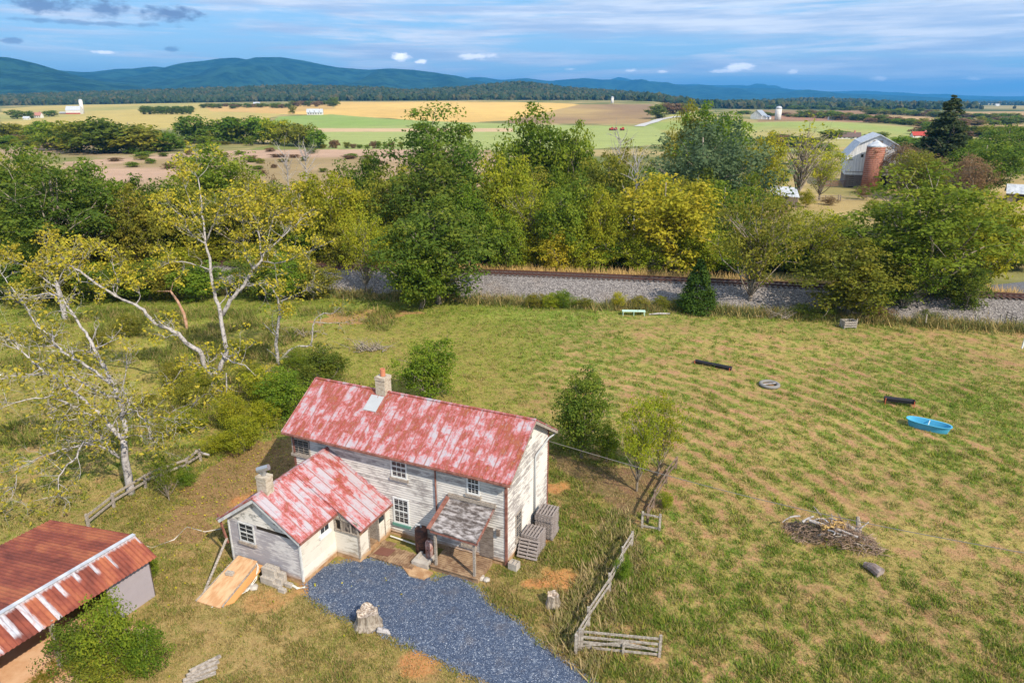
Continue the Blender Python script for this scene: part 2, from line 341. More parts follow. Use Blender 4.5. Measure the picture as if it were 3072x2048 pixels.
# ------------------------------------------------------------------ mountains
def forest_fn(a, b, sc):
    def fn(t):
        f = t.noise(t.coord(), sc, 6, .7); return t.mix(t.step(f, .4, .62), a, b), f
    return fn
M_mtn = mat('mountain_woods', forest_fn((.006, .028, .020), (.026, .075, .045), .006), .95, .05, bump=1.0, bdist=26)
def mountain(name, prof, Yc, base, front, back, seed, amp):
    px = np.arange(prof[0][0], prof[-1][0]+1, 7.0); crest = np.interp(px, [p[0] for p in prof], [p[1] for p in prof])
    crest = crest+1.2*(fbm(px, px*0+seed, .03, 3, 1)-.5)
    az_ = np.arctan((px*K-CX)/2221.0); top = CAMH+(300-crest*K)/2221.0*Yc
    T = np.concatenate([np.linspace(-1, 0, 30), np.linspace(.08, 1, 8)]); Vs = []
    for t in T:
        d = Yc+(t*front if t < 0 else t*back)
        x = np.tan(az_)*Yc; sh = 1-abs(t)**1.15 if t < 0 else 1-t**1.3
        sp = fbm(x*1.0, np.full_like(x, d*.35+seed*900), 1/700., 4, seed, .55)
        sp2 = 1-abs(2*fbm(x+d*.25, np.full_like(x, d*.3), 1/1100., 3, seed+2)-1)
        z = base+(top-base)*sh*(1+(amp*1.3*(sp-.5)+amp*1.5*(sp2-.75))*np.clip(-t*3, 0, 1) if t < 0 else 1)
        Vs.append(np.stack([x+(t*front*.1 if t < 0 else 0), np.full_like(x, d), np.maximum(z, base)], 1))
    n = len(px); V = np.vstack(Vs); i, j = np.meshgrid(np.arange(len(T)-1), np.arange(n-1), indexing='ij')
    F = np.stack([i*n+j, i*n+j+1, (i+1)*n+j+1, (i+1)*n+j], -1).reshape(-1, 4)
    return tag(mesh_np(name, V, F, M_mtn, smooth=True), kind='structure')
mountain('mountain', [(-420, 215), (-200, 150), (-80, 133), (0, 137), (40, 139), (75, 146), (110, 158), (160, 175), (230, 188), (330, 200), (420, 214), (520, 232)], 5200, -5, 1900, 1400, 1, .8)
mountain('mountain', [(60, 200), (160, 173), (230, 169), (280, 163), (330, 163), (370, 158), (410, 164), (450, 152), (520, 141), (560, 142), (600, 147), (655, 139), (700, 145), (780, 160), (850, 165), (900, 162), (950, 165), (1000, 171), (1050, 178), (1085, 186), (1150, 200), (1250, 214), (1400, 232)], 8200, -5, 3200, 2000, 2, .8)
mountain('mountain', [(250, 225), (340, 205), (400, 192), (470, 186), (560, 188), (640, 200), (720, 222)], 6600, -5, 1500, 1000, 3, .6)
mountain('mountain', [(950, 200), (1050, 190), (1090, 183), (1150, 187), (1210, 183), (1260, 189), (1340, 183), (1400, 188), (1480, 195), (1600, 199), (1700, 205), (1760, 203), (1850, 211), (1950, 216), (2080, 222), (2200, 228), (2400, 232)], 12500, -5, 3500, 2500, 4, .9)
mountain('mountain', [(1350, 200), (1410, 184), (1460, 190), (1530, 196), (1620, 198), (1700, 198), (1800, 206), (1890, 212), (1970, 210), (2050, 214), (2150, 218), (2260, 222), (2420, 224), (2600, 226)], 17500, -5, 4000, 2500, 5, .8)
mountain('mountain', [(1700, 222), (1800, 214), (1850, 207), (1900, 212), (1960, 220), (2060, 226), (2140, 232)], 10500, -5, 2200, 1500, 6, .8)

# ------------------------------------------------------------------ leaves and trees
def leaf_quads(c, nrm, size, rng, asp=.55):
    n = len(c); r = rng.normal(size=(n, 3)); t = np.cross(nrm, r); t /= np.linalg.norm(t, axis=1)[:, None]+1e-9
    b = np.cross(nrm, t); s = (size*(.6+.8*rng.rand(n)))[:, None]
    V = np.stack([c-t*s, c-b*s*asp, c+t*s, c+b*s*asp], 1).reshape(-1, 3); return V
def leaf_mat(name, c0, c1, c2, hv=.03, vv=.3, transl=.45):
    def fn(t):
        r = t.attr('rv'); c = t.ramp(r, [(0, c0), (.5, c1), (1, c2)]); o = t.orand(); o2 = t.white(t.comb(o, o, 3.1))
        return t.hsv(c, t.math('MULTIPLY_ADD', o, hv, .5-hv/2), 1.0, t.math('MULTIPLY_ADD', o2, vv, 1-vv/2))
    return mat(name, fn, .7, .15, transl=transl)
LM = {
 'green': leaf_mat('leaf_green', (.085, .15, .016), (.155, .235, .02), (.28, .32, .03)),
 'dark': leaf_mat('leaf_dark', (.068, .12, .018), (.12, .18, .022), (.22, .24, .03)),
 'olive': leaf_mat('leaf_olive', (.13, .15, .022), (.215, .225, .026), (.34, .28, .035)),
 'lime': leaf_mat('leaf_lime', (.17, .22, .016), (.30, .335, .022), (.46, .42, .03)),
 'yellow': leaf_mat('leaf_yellow', (.27, .29, .022), (.42, .41, .028), (.56, .46, .04)),
 'blue': leaf_mat('leaf_grey_green', (.09, .145, .075), (.14, .20, .09), (.21, .26, .11)),
 'rust': leaf_mat('leaf_rust', (.15, .10, .06), (.24, .16, .08), (.30, .20, .09)),
 'cedar': leaf_mat('leaf_cedar', (.05, .10, .016), (.085, .155, .02), (.14, .21, .03)),
 'spruce': leaf_mat('leaf_spruce', (.04, .065, .03), (.07, .095, .035), (.14, .14, .05)),
 'walnut': leaf_mat('leaf_walnut', (.17, .17, .026), (.27, .25, .03), (.40, .31, .035), .02, .2, .25),
 'gold': leaf_mat('leaf_walnut_yellow', (.24, .22, .024), (.36, .31, .03), (.48, .35, .035), .02, .2, .3),
 'far': leaf_mat('leaf_far_woods', (.018, .036, .014), (.032, .056, .02), (.085, .075, .03), 0, 0, 0),
}
M_bark = two('grey_bark', (.16, .125, .095), (.34, .30, .25), 4, (3, 3, .6))
M_pale = two('pale_lichen_bark', (.10, .09, .088), (.40, .375, .37), 5, (1, 1, 1), .32, .55, bump=.6)
M_darkbark = two('dark_bark', (.06, .045, .035), (.14, .11, .085), 4)
def limb(p0, p1, rng, bend=.12, n=5):
    p0 = np.array(p0, float); p1 = np.array(p1, float); L = np.linalg.norm(p1-p0); k = rng.normal(size=3)*L*bend; k[2] = abs(k[2])*.6
    return [tuple(p0+(p1-p0)*t+k*math.sin(math.pi*t)) for t in np.linspace(0, 1, n)]
def make_crown(seed, h, R, cb, Kc, nl, ls, form='round', rcf=.24):
    rng = np.random.RandomState(seed); cen = []; ph = rng.rand(6)*6.28
    cz = h*(cb+1)/2; hz = h*(1-cb)/2
    while len(cen) < Kc:
        d = rng.normal(size=3); d /= np.linalg.norm(d); u = rng.rand()**.42
        if form == 'cone':
            z = rng.rand()**1.25; a = rng.rand()*6.28; r = R*(1-z)**.8*(.35+.65*rng.rand()**.5); cen.append((r*math.cos(a), r*math.sin(a), h*cb+z*(h*(1-cb)), z)); continue
        a = math.atan2(d[1], d[0]); lob = 1+.22*math.sin(2*a+ph[0])+.16*math.sin(3*a+ph[1]+d[2]*3)+.12*math.sin(5*a+ph[2]+4*d[2])
        hr = R*lob*(1-.15*max(0, -d[2])); zz = hz*(1+.18*math.sin(3*a+ph[3]))
        if form == 'tall': lob *= (.75+.25*math.sin(4*d[2]+ph[4]))
        p = (d[0]*hr*u, d[1]*hr*u, cz+d[2]*zz*u*.92); cen.append((*p, u))
    cen = np.array(cen); rk = R*rcf*(.6+.8*rng.rand(Kc))*(np.where(form == 'cone', .35+.65*(1-cen[:, 3]), 1))
    idx = np.repeat(np.arange(Kc), nl); N = len(idx); d = rng.normal(size=(N, 3)); d[:, 2] += .35; d /= np.linalg.norm(d, axis=1)[:, None]
    fl = np.array([1, 1, .62]) if form != 'willow' else np.array([.8, .8, 1.3])
    P = cen[idx, :3]+d*rk[idx][:, None]*(.35+.8*rng.rand(N)**.6)[:, None]*fl*1.08
    if form in ('cone', 'layer'): P[:, 2] -= .35*np.hypot(*(P[:, :2]-cen[idx, :2]*.4).T)*.25
    if form == 'willow': P[:, 2] -= .6*rng.rand(N)*rk[idx]
    P[:, 2] = np.maximum(P[:, 2], .05*h*rng.rand(N))
    nr = d+.55*rng.normal(size=(N, 3)); nr[:, 2] += .3; nr /= np.linalg.norm(nr, axis=1)[:, None]
    V = leaf_quads(P, nr, ls, rng); rv = np.clip(.55*rng.rand(Kc)[idx]+.45*rng.rand(N), 0, 1)
    return V, rv, cen, rng
def tree_meshes(seed, h, R, cb, Kc, nl, ls, form, tr, nlimb, lean=0.0, rcf=.24, stems=1):
    V, rv, cen, rng = make_crown(seed, h, R, cb, Kc, nl, ls, form, rcf)
    cr = mesh_np('crown', V, np.arange(len(V)).reshape(-1, 4), LM['green'], attrs={'rv': ('FACE', 'FLOAT', rv)})
    m = MB()
    for s_ in range(stems):
        top = np.array([rng.normal()*R*.12+(rng.normal()*R*.3 if stems > 1 else 0), rng.normal()*R*.12, h*.86]); b0 = np.array([rng.normal()*.25*(stems > 1), rng.normal()*.25*(stems > 1), -.15])
        pts = limb(b0, top, rng, .03, 8); q = tr/math.sqrt(stems)
        m.tube(pts, [q*(1.25 if k == 0 else 1-.85*k/7) for k in range(8)], 8)
        for k in rng.permutation(len(cen))[:nlimb//stems]:
            c = cen[k, :3]; t0 = np.clip(c[2]/h-.22-.2*rng.rand(), .12, .8); a = np.array(pts[0])*(1-t0)+np.array(pts[-1])*t0
            j = min(int(t0*7), 6); a = np.array(pts[j])+(np.array(pts[j+1])-np.array(pts[j]))*(t0*7-j); r0 = q*(1-.85*t0)*.55
            lp = limb(a, c, rng, .1); m.tube(lp, [r0*(1-.8*i/4) for i in range(5)], 5)
            if nlimb > 10:
                for _ in range(2):
                    c2 = c+rng.normal(size=3)*R*.22; m.tube(limb(lp[3], c2, rng, .1, 4), [r0*.3, r0*.22, r0*.14, r0*.05], 4)
    tk = m.build('trunk', M_bark, smooth=True)
    return cr, tk
PROTO = {}
def proto(key, seeds, **k):
    L = []
    for s_ in seeds:
        cr, tk = tree_meshes(s_, **k); L.append((cr.data, tk.data)); C.objects.unlink(cr); C.objects.unlink(tk); bpy.data.objects.remove(cr); bpy.data.objects.remove(tk)
    PROTO[key] = (L, k['h'], k['R'])
proto('round', (11, 12, 13, 14), h=14, R=5.5, cb=.06, Kc=190, nl=62, ls=.22, form='round', tr=.3, nlimb=26, rcf=.22)
proto('tall', (21, 22), h=20, R=6, cb=.14, Kc=170, nl=85, ls=.2, form='tall', tr=.38, nlimb=36, rcf=.19)
proto('airy', (31, 32), h=14, R=6, cb=.22, Kc=130, nl=44, ls=.19, form='round', tr=.26, nlimb=44, rcf=.2)
proto('willow', (41,), h=16, R=7, cb=.1, Kc=150, nl=75, ls=.24, form='willow', tr=.4, nlimb=20, rcf=.2)
proto('cedar', (51,), h=6, R=1.9, cb=.06, Kc=260, nl=60, ls=.10, form='cone', tr=.12, nlimb=6, rcf=.28)
proto('spruce', (61,), h=24, R=5, cb=.08, Kc=300, nl=55, ls=.28, form='cone', tr=.3, nlimb=12, rcf=.24)
proto('bare', (71, 72), h=14, R=5, cb=.25, Kc=80, nl=7, ls=.25, form='round', tr=.25, nlimb=70, rcf=.2)
proto('bush', (81, 82, 83), h=4, R=2.2, cb=.03, Kc=80, nl=75, ls=.085, form='round', tr=.06, nlimb=14, rcf=.26, stems=3)
proto('small', (91, 92), h=12, R=5, cb=.0, Kc=46, nl=40, ls=.5, form='round', tr=.3, nlimb=5, rcf=.34)
MESHV = {}
def variant(me, m):
    k = (me.name, m.name)
    if k not in MESHV:
        c = me.copy(); c.materials.clear(); c.materials.append(m); MESHV[k] = c
    return MESHV[k]
trng = random.Random(5)
NM = {'round': 'leafy_tree', 'tall': 'tall_tree', 'airy': 'airy_tree', 'willow': 'spreading_tree', 'cedar': 'cedar_tree', 'spruce': 'spruce_tree', 'bare': 'bare_tree', 'bush': 'bush', 'small': 'field_tree'}
def tree_at(x, y, h, r, form, leaf, label, group=None, bark=None, name=None, cat=None):
    L, h0, r0 = PROTO[form]; cr, tk = L[trng.randrange(len(L))]
    o = empty(name or NM[form], (x, y, float(hgt(x, y))-.05), trng.random()*6.28, label, cat or ('bush' if form == 'bush' else 'tree'), group)
    o.scale = (r/r0, r/r0, h/h0)
    a = bpy.data.objects.new('trunk', variant(tk, bark or M_bark)); b = bpy.data.objects.new('crown', variant(cr, LM[leaf]))
    for q in (a, b): C.objects.link(q); q.parent = o
    return o
def tree(dx, top, w, Y, form, leaf, label, group=None, bark=None, name=None):
    P = atY(dx, top, Y); h = P[2]-float(hgt(P[0], Y)); depth = Y*CP-(P[2]-CAMH)*SP
    return tree_at(P[0], Y, h*1.03, w/2*1.2*K*depth/FPX, form, leaf, label, group, bark, name)
BT = [
 (95, 352, 250, 88, 'tall', 'dark', 'big dark green tree with white limbs at the left edge of the tree belt'),
 (35, 345, 150, 104, 'round', 'green', 'rounded green crown behind the big dark tree at the far left'),
 (205, 385, 150, 97, 'round', 'green', 'mid green tree just right of the big dark tree on the left'),
 (290, 440, 120, 93, 'round', 'olive', 'olive tree behind the fork of the left pale-barked walnut limbs'),
 (345, 405, 150, 103, 'round', 'dark', 'dark green rounded tree left of the yellow walnut crown'),
 (470, 335, 165, 135, 'round', 'green', 'fresh green tree standing up against the brown meadow, behind the yellow walnut'),
 (420, 420, 120, 100, 'round', 'olive', 'olive tree right behind the yellow walnut crown'),
 (560, 410, 140, 98, 'round', 'olive', 'olive green tree between the two forks of the yellow walnut'),
 (622, 388, 60, 108, 'bare', 'rust', 'thin brown-leaved tree rising into the brown meadow'),
 (690, 402, 140, 102, 'round', 'lime', 'yellow-green tree just right of the yellow walnut crown'),
 (775, 405, 120, 98, 'round', 'lime', 'lime tree behind the slender pale trunk left of the dark thicket'),
 (840, 350, 110, 118, 'round', 'dark', 'dark tree crown left of the tallest ragged tree'),
 (905, 392, 130, 104, 'round', 'olive', 'olive brown crown below and left of the tallest ragged tree'),
 (1008, 247, 205, 112, 'tall', 'dark', 'tallest ragged dark green tree in the middle of the belt'),
 (990, 370, 200, 100, 'round', 'dark', 'dense dark crown under the tallest ragged tree'),
 (1075, 440, 110, 97, 'round', 'green', 'green tree directly right of the dark thicket by the tracks'),
 (1150, 340, 120, 107, 'round', 'lime', 'yellow-green crown right of the tallest ragged tree'),
 (1232, 262, 170, 128, 'round', 'green', 'tall olive-topped tree in front of the green valley field'),
 (1325, 300, 110, 124, 'round', 'green', 'bright green crown right of the olive-topped tree'),
 (1210, 400, 130, 99, 'airy', 'lime', 'feathery light green tree with bare twigs in the belt centre'),
 (1300, 420, 120, 96, 'round', 'green', 'green tree with lit top behind the grey gravel bank'),
 (1395, 345, 140, 113, 'round', 'olive', 'olive crown right of centre, below the dead snags'),
 (1375, 440, 100, 97, 'round', 'lime', 'narrow bright green tree left of the golden tree'),
 (1440, 330, 100, 126, 'airy', 'olive', 'thin olive tree standing behind the dead snags'),
 (1285, 530, 80, 94, 'round', 'yellow', 'small yellow-leaved tree above the golden grass by the rails'),
 (1540, 390, 205, 97, 'round', 'yellow', 'broad golden yellow tree behind the railway'),
 (1640, 285, 235, 128, 'willow', 'blue', 'large blue-green billowing tree behind the golden tree'),
 (1655, 242, 130, 155, 'round', 'green', 'bright green treetop above the blue-green tree'),
 (1590, 250, 90, 160, 'round', 'olive', 'olive treetop left of the bright green treetop'),
 (1470, 420, 90, 112, 'round', 'dark', 'dark tree filling the gap left of the golden tree top'),
 (1655, 470, 120, 104, 'willow', 'dark', 'dark green tree directly right of the golden tree'),
 (1615, 520, 110, 95, 'round', 'lime', 'yellow-green bushy tree behind the dark cedar'),
 (1765, 310, 85, 150, 'round', 'lime', 'yellow-green tree between the blue-green tree and the bare tree'),
 (1720, 400, 110, 125, 'airy', 'green', 'sparse green tree left of the little tin-roofed hut'),
 (1852, 275, 130, 165, 'bare', 'lime', 'nearly bare tree with a dark forked trunk left of the barn'),
 (1900, 330, 90, 172, 'airy', 'lime', 'light yellow tree just left of the white barn'),
 (1750, 432, 190, 79, 'airy', 'olive', 'thin tree with pale crooked limbs before the gravel bank'),
 (1975, 560, 175, 75, 'round', 'olive', 'dark olive thicket tree over the wooden crate'),
 (2165, 392, 300, 78, 'tall', 'green', 'large spreading green tree below the grey metal roof'),
 (2290, 430, 170, 86, 'round', 'lime', 'yellow-tinged tree at the right edge of the tree belt'),
 (2085, 480, 120, 92, 'round', 'dark', 'dark green tree between the brick silo and the large spreading tree'),
 (1880, 470, 120, 96, 'airy', 'lime', 'open light green tree beside the little tin-roofed hut'),
 (2192, 226, 130, 195, 'spruce', 'spruce', 'tall pointed dark spruce near the right edge'),
 (2085, 325, 95, 190, 'airy', 'rust', 'greyish brown thin tree right of the barn'),
 (2120, 350, 110, 175, 'round', 'olive', 'olive tree between the barn and the grey roof'),
 (2280, 318, 150, 180, 'round', 'green', 'broad green tree right of the spruce'),
 (2320, 280, 110, 215, 'round', 'dark', 'dark green treetop at the right edge behind the broad green tree'),
 (2240, 350, 90, 160, 'airy', 'rust', 'thin brown tree in front of the spruce foot'),
 (1800, 500, 140, 104, 'airy', 'lime', 'open yellow-green tree under the little tin-roofed hut'), (1915, 500, 130, 100, 'airy', 'olive', 'airy olive tree below the barn yard fences'), (1990, 520, 130, 98, 'round', 'olive', 'olive tree behind the olive thicket tree'), (2320, 560, 120, 100, 'round', 'green', 'green tree at the right edge above the dark gravel crossing'), (2200, 500, 160, 96, 'round', 'olive', 'olive tree behind the large spreading tree'), (1840, 540, 100, 98, 'round', 'green', 'dense green tree left of the olive thicket, behind the rails'),
 (827, 480, 90, 85, 'airy', 'lime', 'slender light green tree with a pale straight trunk before the tracks'),
 (1610, 600, 78, 77.5, 'cedar', 'cedar', 'small dark cedar growing at the foot of the gravel bank'),
]
for q in BT: tree(*q)
tree(1000, 470, 205, 80.5, 'round', 'dark', 'dark thicket tree in front of the railway at the belt centre', name='thicket_tree')
tree(960, 560, 130, 78.5, 'round', 'green', 'low leafy tree at the left foot of the dark thicket tree', name='thicket_tree')
tree(2100, 560, 150, 76, 'airy', 'green', 'lower green tree leaning beside the large spreading tree')
tree(2060, 600, 90, 77, 'round', 'dark', 'dark low tree between the olive thicket and the large spreading tree')
tree(2230, 600, 100, 76, 'round', 'dark', 'low dark green tree by the right-hand field gate')
MARKS = [(0, 'at the left edge'), (60, 'below the big dark tree'), (130, 'under the white-limbed dark tree'), (200, 'behind the thick pale trunk'), (270, 'between the pale walnut limbs'), (340, 'left of the tall crooked tree'), (400, 'behind the broken leaning trunk'), (470, 'behind the tall crooked stem'), (545, 'in the fork of the crooked tree'), (610, 'behind the thick leaning limb'), (680, 'right of the yellow crown'), (745, 'where the rails come into view'), (790, 'behind the slender pale trunk'), (870, 'left of the dark thicket'), (1110, 'just right of the dark thicket'), (1160, 'above the fallen branches'), (1205, 'above the golden grass'), (1250, 'left of the small yellow tree'), (1330, 'right of the small yellow tree'), (1385, 'above the weed bushes'), (1430, 'above the green metal rack'), (1480, 'left of the golden tree foot'), (1610, 'behind the small cedar'), (1660, 'right of the small cedar'), (1700, 'left of the thin crooked tree'), (1800, 'right of the thin crooked tree'), (1850, 'left of the olive thicket'), (1930, 'behind the olive thicket')]
def mark(dx): return min(MARKS, key=lambda q: abs(q[0]-dx))[1]
for k_, (dx, top, w) in enumerate([(15, 560, 110), (60, 600, 90), (130, 560, 120), (200, 540, 110), (270, 560, 120), (340, 540, 120), (400, 570, 100), (470, 560, 120), (545, 530, 110), (610, 560, 110), (680, 520, 110), (745, 560, 90), (790, 500, 90), (870, 500, 110),
        (1110, 520, 80), (1160, 500, 90), (1205, 530, 90), (1250, 570, 70), (1330, 520, 90), (1385, 540, 90), (1430, 560, 90), (1480, 540, 80), (1610, 590, 80), (1660, 580, 90), (1700, 560, 80), (1800, 560, 100), (1850, 590, 80), (1930, 560, 90)]):
    lf = ['green', 'lime', 'olive', 'lime', 'green'][k_ % 5]; tree(dx, top, w*1.1, 95+2.5*((k_*7) % 3), 'round', lf, 'low %s undergrowth tree behind the railway, %s' % ({'lime': 'yellow-green'}.get(lf, lf), mark(dx)), 'undergrowth trees behind the railway')
# second, deeper rows that close the belt
for k_, (dx, top, w) in enumerate([(0, 590, 110), (75, 620, 90), (140, 600, 100), (215, 600, 90), (265, 610, 90), (330, 600, 100), (390, 590, 100), (450, 600, 100), (585, 590, 90), (655, 585, 90), (712, 600, 80)]):
    lf = ['dark', 'green', 'olive', 'green'][k_ % 4]; tree(dx, top, w*1.1, 82.5, 'round', lf, 'low %s tree before the railway bank, %s' % (lf, mark(dx)), 'low trees in front of the left part of the bank')
for k_ in range(36):
    dx = 10+k_*52+trng.uniform(-15, 15)
    if dx > 1690: continue
    lim = 450 if dx < 240 else (440 if dx < 1080 else 400)
    tree(dx, lim+trng.uniform(-15, 45), 130, 112+trng.uniform(-6, 12), 'round', trng.choice(['green', 'dark', 'olive', 'green']), 'rounded tree deep in the belt behind the railway, %s' % mark(dx), 'inner trees of the belt')
# dead snags
for dx, top, Y, lb in [(1468, 345, 108, 'white dead snag with upright branches left of the golden tree'), (1428, 285, 122, 'grey leafless snag rising above the belt centre'), (700, 335, 150, 'silvery bare treetop against the brown meadow'), (655, 345, 158, 'second silvery bare tree against the brown meadow, leaning left')]:
    P = atY(dx, top, Y); m = MB(); rg = np.random.RandomState(int(dx)); h = P[2]
    m.tube(limb((0, 0, 0), (rg.normal()*.5, 0, h*.95), rg, .02, 7), [.16, .14, .12, .1, .07, .05, .02], 6)
    for _ in range(26):
        a = rg.rand()*6.28; z = h*(.45+.45*rg.rand()); e = (math.cos(a)*rg.uniform(.8, 3), math.sin(a)*rg.uniform(.5, 2), z+rg.uniform(1, 3.6))
        lp = limb((0, 0, z), e, rg, .1, 5); m.tube(lp, [.06, .05, .04, .03, .015], 5)
        m.tube(limb(lp[2], np.array(e)+rg.normal(size=3)*.9, rg, .1, 4), [.03, .025, .02, .01], 4)
    tag(m.build('dead_tree', M_pale), lb, 'tree').location = (P[0], Y, 0)
# ------------------------------------------------------------------ valley trees and bushes
def vtree(dx, base, top, w, leaf, label, group=None, form='small', name=None):
    x, y = gt(dx, base); P = atY(dx, top, y); h = max(P[2]-float(hgt(x, y)), 1.5)
    return tree_at(x, y, h*1.03, w/2*K*y/2221, form, leaf, label, group, None, name or 'field_tree')
for dx, b, t, w, lf, lb in [
 (140, 345, 278, 70, 'green', 'leftmost green tree of the clump beside the brown meadow'), (185, 350, 275, 80, 'olive', 'olive tree in the left half of the clump beside the brown meadow'),
 (235, 352, 268, 90, 'dark', 'dark tall tree in the clump beside the brown meadow'), (290, 350, 272, 90, 'dark', 'dark tree in the middle of the clump beside the brown meadow'),
 (330, 350, 285, 80, 'olive', 'brownish tree with bare limbs in the clump beside the brown meadow'), (375, 348, 300, 60, 'green', 'low green tree at the right end of the clump beside the brown meadow'),
 (440, 330, 262, 55, 'dark', 'dark round tree behind the clump, left end of the hedgerow'), (475, 326, 280, 40, 'lime', 'yellow-green tree in the hedgerow left of the two dark ones'),
 (515, 330, 262, 56, 'green', 'broad deep green tree in the hedgerow'), (560, 330, 265, 50, 'dark', 'dark tree right of the broad deep green hedgerow tree'),
 (605, 330, 262, 52, 'green', 'tall green tree near the middle of the hedgerow'), (640, 332, 270, 44, 'lime', 'light green hedgerow tree right of the tall green one'),
 (680, 335, 278, 50, 'olive', 'olive tree near the right end of the hedgerow'), (702, 338, 282, 34, 'olive', 'thin pale tree at the right end of the hedgerow'),
 (732, 340, 294, 32, 'green', 'small pointed green tree standing alone right of the hedgerow'), (100, 330, 275, 50, 'green', 'green tree left of the clump in front of the tan fields'),
 (60, 320, 285, 60, 'lime', 'pale green tree at the far left in front of the tan fields'), (20, 325, 280, 50, 'olive', 'olive tree on the left edge in front of the tan fields'),
 (40, 273, 250, 32, 'dark', 'dark tree left of the pink-roofed farmhouse'), (70, 272, 254, 18, 'dark', 'small dark tree touching the pink-roofed farmhouse'), (113, 268, 252, 28, 'green', 'green tree right of the pink-roofed farmhouse'),
 (672, 262, 240, 14, 'olive', 'lone small tree left of the long white house'), (768, 243, 222, 18, 'dark', 'dark lone tree above the long white house'), (535, 250, 243, 14, 'dark', 'tiny dark bush alone on the tan hill'),
 (1510, 272, 240, 40, 'dark', 'dark round tree by the farm lane on the hill'), (1545, 262, 235, 40, 'rust', 'reddish tree by the farm lane on the hill'), (1575, 262, 236, 34, 'olive', 'olive tree right of the reddish hill tree'), (1530, 258, 236, 30, 'green', 'green tree between the dark and the reddish hill trees'),
 (1905, 318, 296, 34, 'dark', 'dark tree left of the brown-roofed farmhouse'), (1940, 318, 298, 30, 'dark', 'round black-green tree in front of the brown-roofed farmhouse'), (2018, 318, 303, 36, 'dark', 'flat-topped dark tree right of the barn roof peak')]:
    vtree(dx, b, t, w*(1.5 if b > 300 else 1.25), lf, lb)
for i in range(9): vtree(330+i*13, 263, 244+(i % 3), 18, 'dark', 'dark pine in the block of pines on the tan hill', 'pines of the hill block')
for i in range(9): vtree(336+i*13, 258, 242+(i % 2), 18, 'dark', 'dark pine in the block of pines on the tan hill', 'pines of the hill block')
for i in range(26): vtree(470+i*12+trng.uniform(-4, 4), 249+trng.uniform(-4, 1)-(i > 16)*4, 238-(i % 3)-(i > 16)*6, 20, trng.choice(['dark', 'dark', 'green', 'rust']), 'dark tree at the foot of the long wood above the tan field', 'trees along the lower edge of the wood')
for i in range(44):
    dx = trng.uniform(0, 600); b = trng.uniform(318, 345)
    if 420 < dx < 760 and b > 338: continue
    vtree(dx, b, b-trng.uniform(7, 26), trng.uniform(20, 60), trng.choice(['green', 'olive', 'dark', 'lime', 'rust']), 'low scrub bush of the rough ground before the tan fields', 'scrub bushes on the rough ground')
for i in range(34):
    dx = trng.uniform(240, 880); b = trng.uniform(346, 405)
    vtree(dx, b, b-trng.uniform(3, 14), trng.uniform(16, 46), *(lambda c: (c, 'low %s bush scattered over the brown meadow' % ('brownish' if c == 'rust' else c), '%s bushes of the brown meadow' % c))(trng.choice(['green', 'olive', 'dark', 'rust', 'rust'])))
for i in range(12): vtree(745+i*16+trng.uniform(-5, 5), 341, 341-trng.uniform(8, 22), 16, trng.choice(['green', 'rust', 'olive']), 'small bush of the fence line behind the brown meadow', 'fence line bushes')
# right-hand valley: hedgerows and tree lines out to the hills
VR = [((1590, 246), (1860, 252), 18, 9, 18), ((1700, 262), (1860, 272), 12, 8, 20), ((1840, 268), (2120, 290), 34, 16, 26), ((1860, 250), (2200, 262), 26, 9, 18), ((1990, 262), (2352, 275), 30, 13, 24),
      ((2120, 292), (2352, 284), 18, 18, 30), ((2060, 306), (2352, 318), 22, 24, 40), ((1745, 330), (1900, 345), 14, 22, 40), ((2060, 345), (2352, 360), 18, 30, 55)]
VN = ['the far tree line behind the white barn', 'the hedge around the pale concrete silo', 'the hedgerow right of the pale concrete silo', 'the far row beyond the two-storey house', 'the rows left of the spruce top', 'the hedge behind the red roof', 'the clump beside the red roof', 'the group behind the bare forked tree', 'the wood behind the grey shed roofs']
for (a, b, n, hh, ww), vr in zip(VR, VN):
    for i in range(n):
        t = (i+trng.random()*.8)/n; dx = a[0]+(b[0]-a[0])*t; y = a[1]+(b[1]-a[1])*t+trng.uniform(-2, 2)
        if 1905 < dx < 2110 and 296 < y < 330: continue
        lf = trng.choice(['dark', 'dark', 'green', 'olive', 'rust' if y > 258 else 'dark']); vtree(dx, y, y-hh*trng.uniform(.7, 1.25), ww*trng.uniform(.8, 1.5), lf, '%s tree in %s' % ({'rust': 'brownish', 'dark': 'dark green'}.get(lf, lf), vr), '%s trees in %s' % (lf, vr))
# distant woods, one mass
def ico():
    p = (1+5**.5)/2; v = [(-1, p, 0), (1, p, 0), (-1, -p, 0), (1, -p, 0), (0, -1, p), (0, 1, p), (0, -1, -p), (0, 1, -p), (p, 0, -1), (p, 0, 1), (-p, 0, -1), (-p, 0, 1)]
    f = [(0, 11, 5), (0, 5, 1), (0, 1, 7), (0, 7, 10), (0, 10, 11), (1, 5, 9), (5, 11, 4), (11, 10, 2), (10, 7, 6), (7, 1, 8), (3, 9, 4), (3, 4, 2), (3, 2, 6), (3, 6, 8), (3, 8, 9), (4, 9, 5), (2, 4, 11), (6, 2, 10), (8, 6, 7), (9, 8, 1)]
    v = np.array(v, float); v /= np.linalg.norm(v, axis=1)[:, None]; v = [tuple(q) for q in v]; mid = {}
    def md(a, b):
        k = (min(a, b), max(a, b))
        if k not in mid:
            q = np.array(v[a])+np.array(v[b]); v.append(tuple(q/np.linalg.norm(q))); mid[k] = len(v)-1
        return mid[k]
    F = []
    for a, b, c in f: x, y, z = md(a, b), md(b, c), md(c, a); F += [(a, x, z), (b, y, x), (c, z, y), (x, y, z)]
    return np.array(v), np.array(F)
IV, IF = ico()
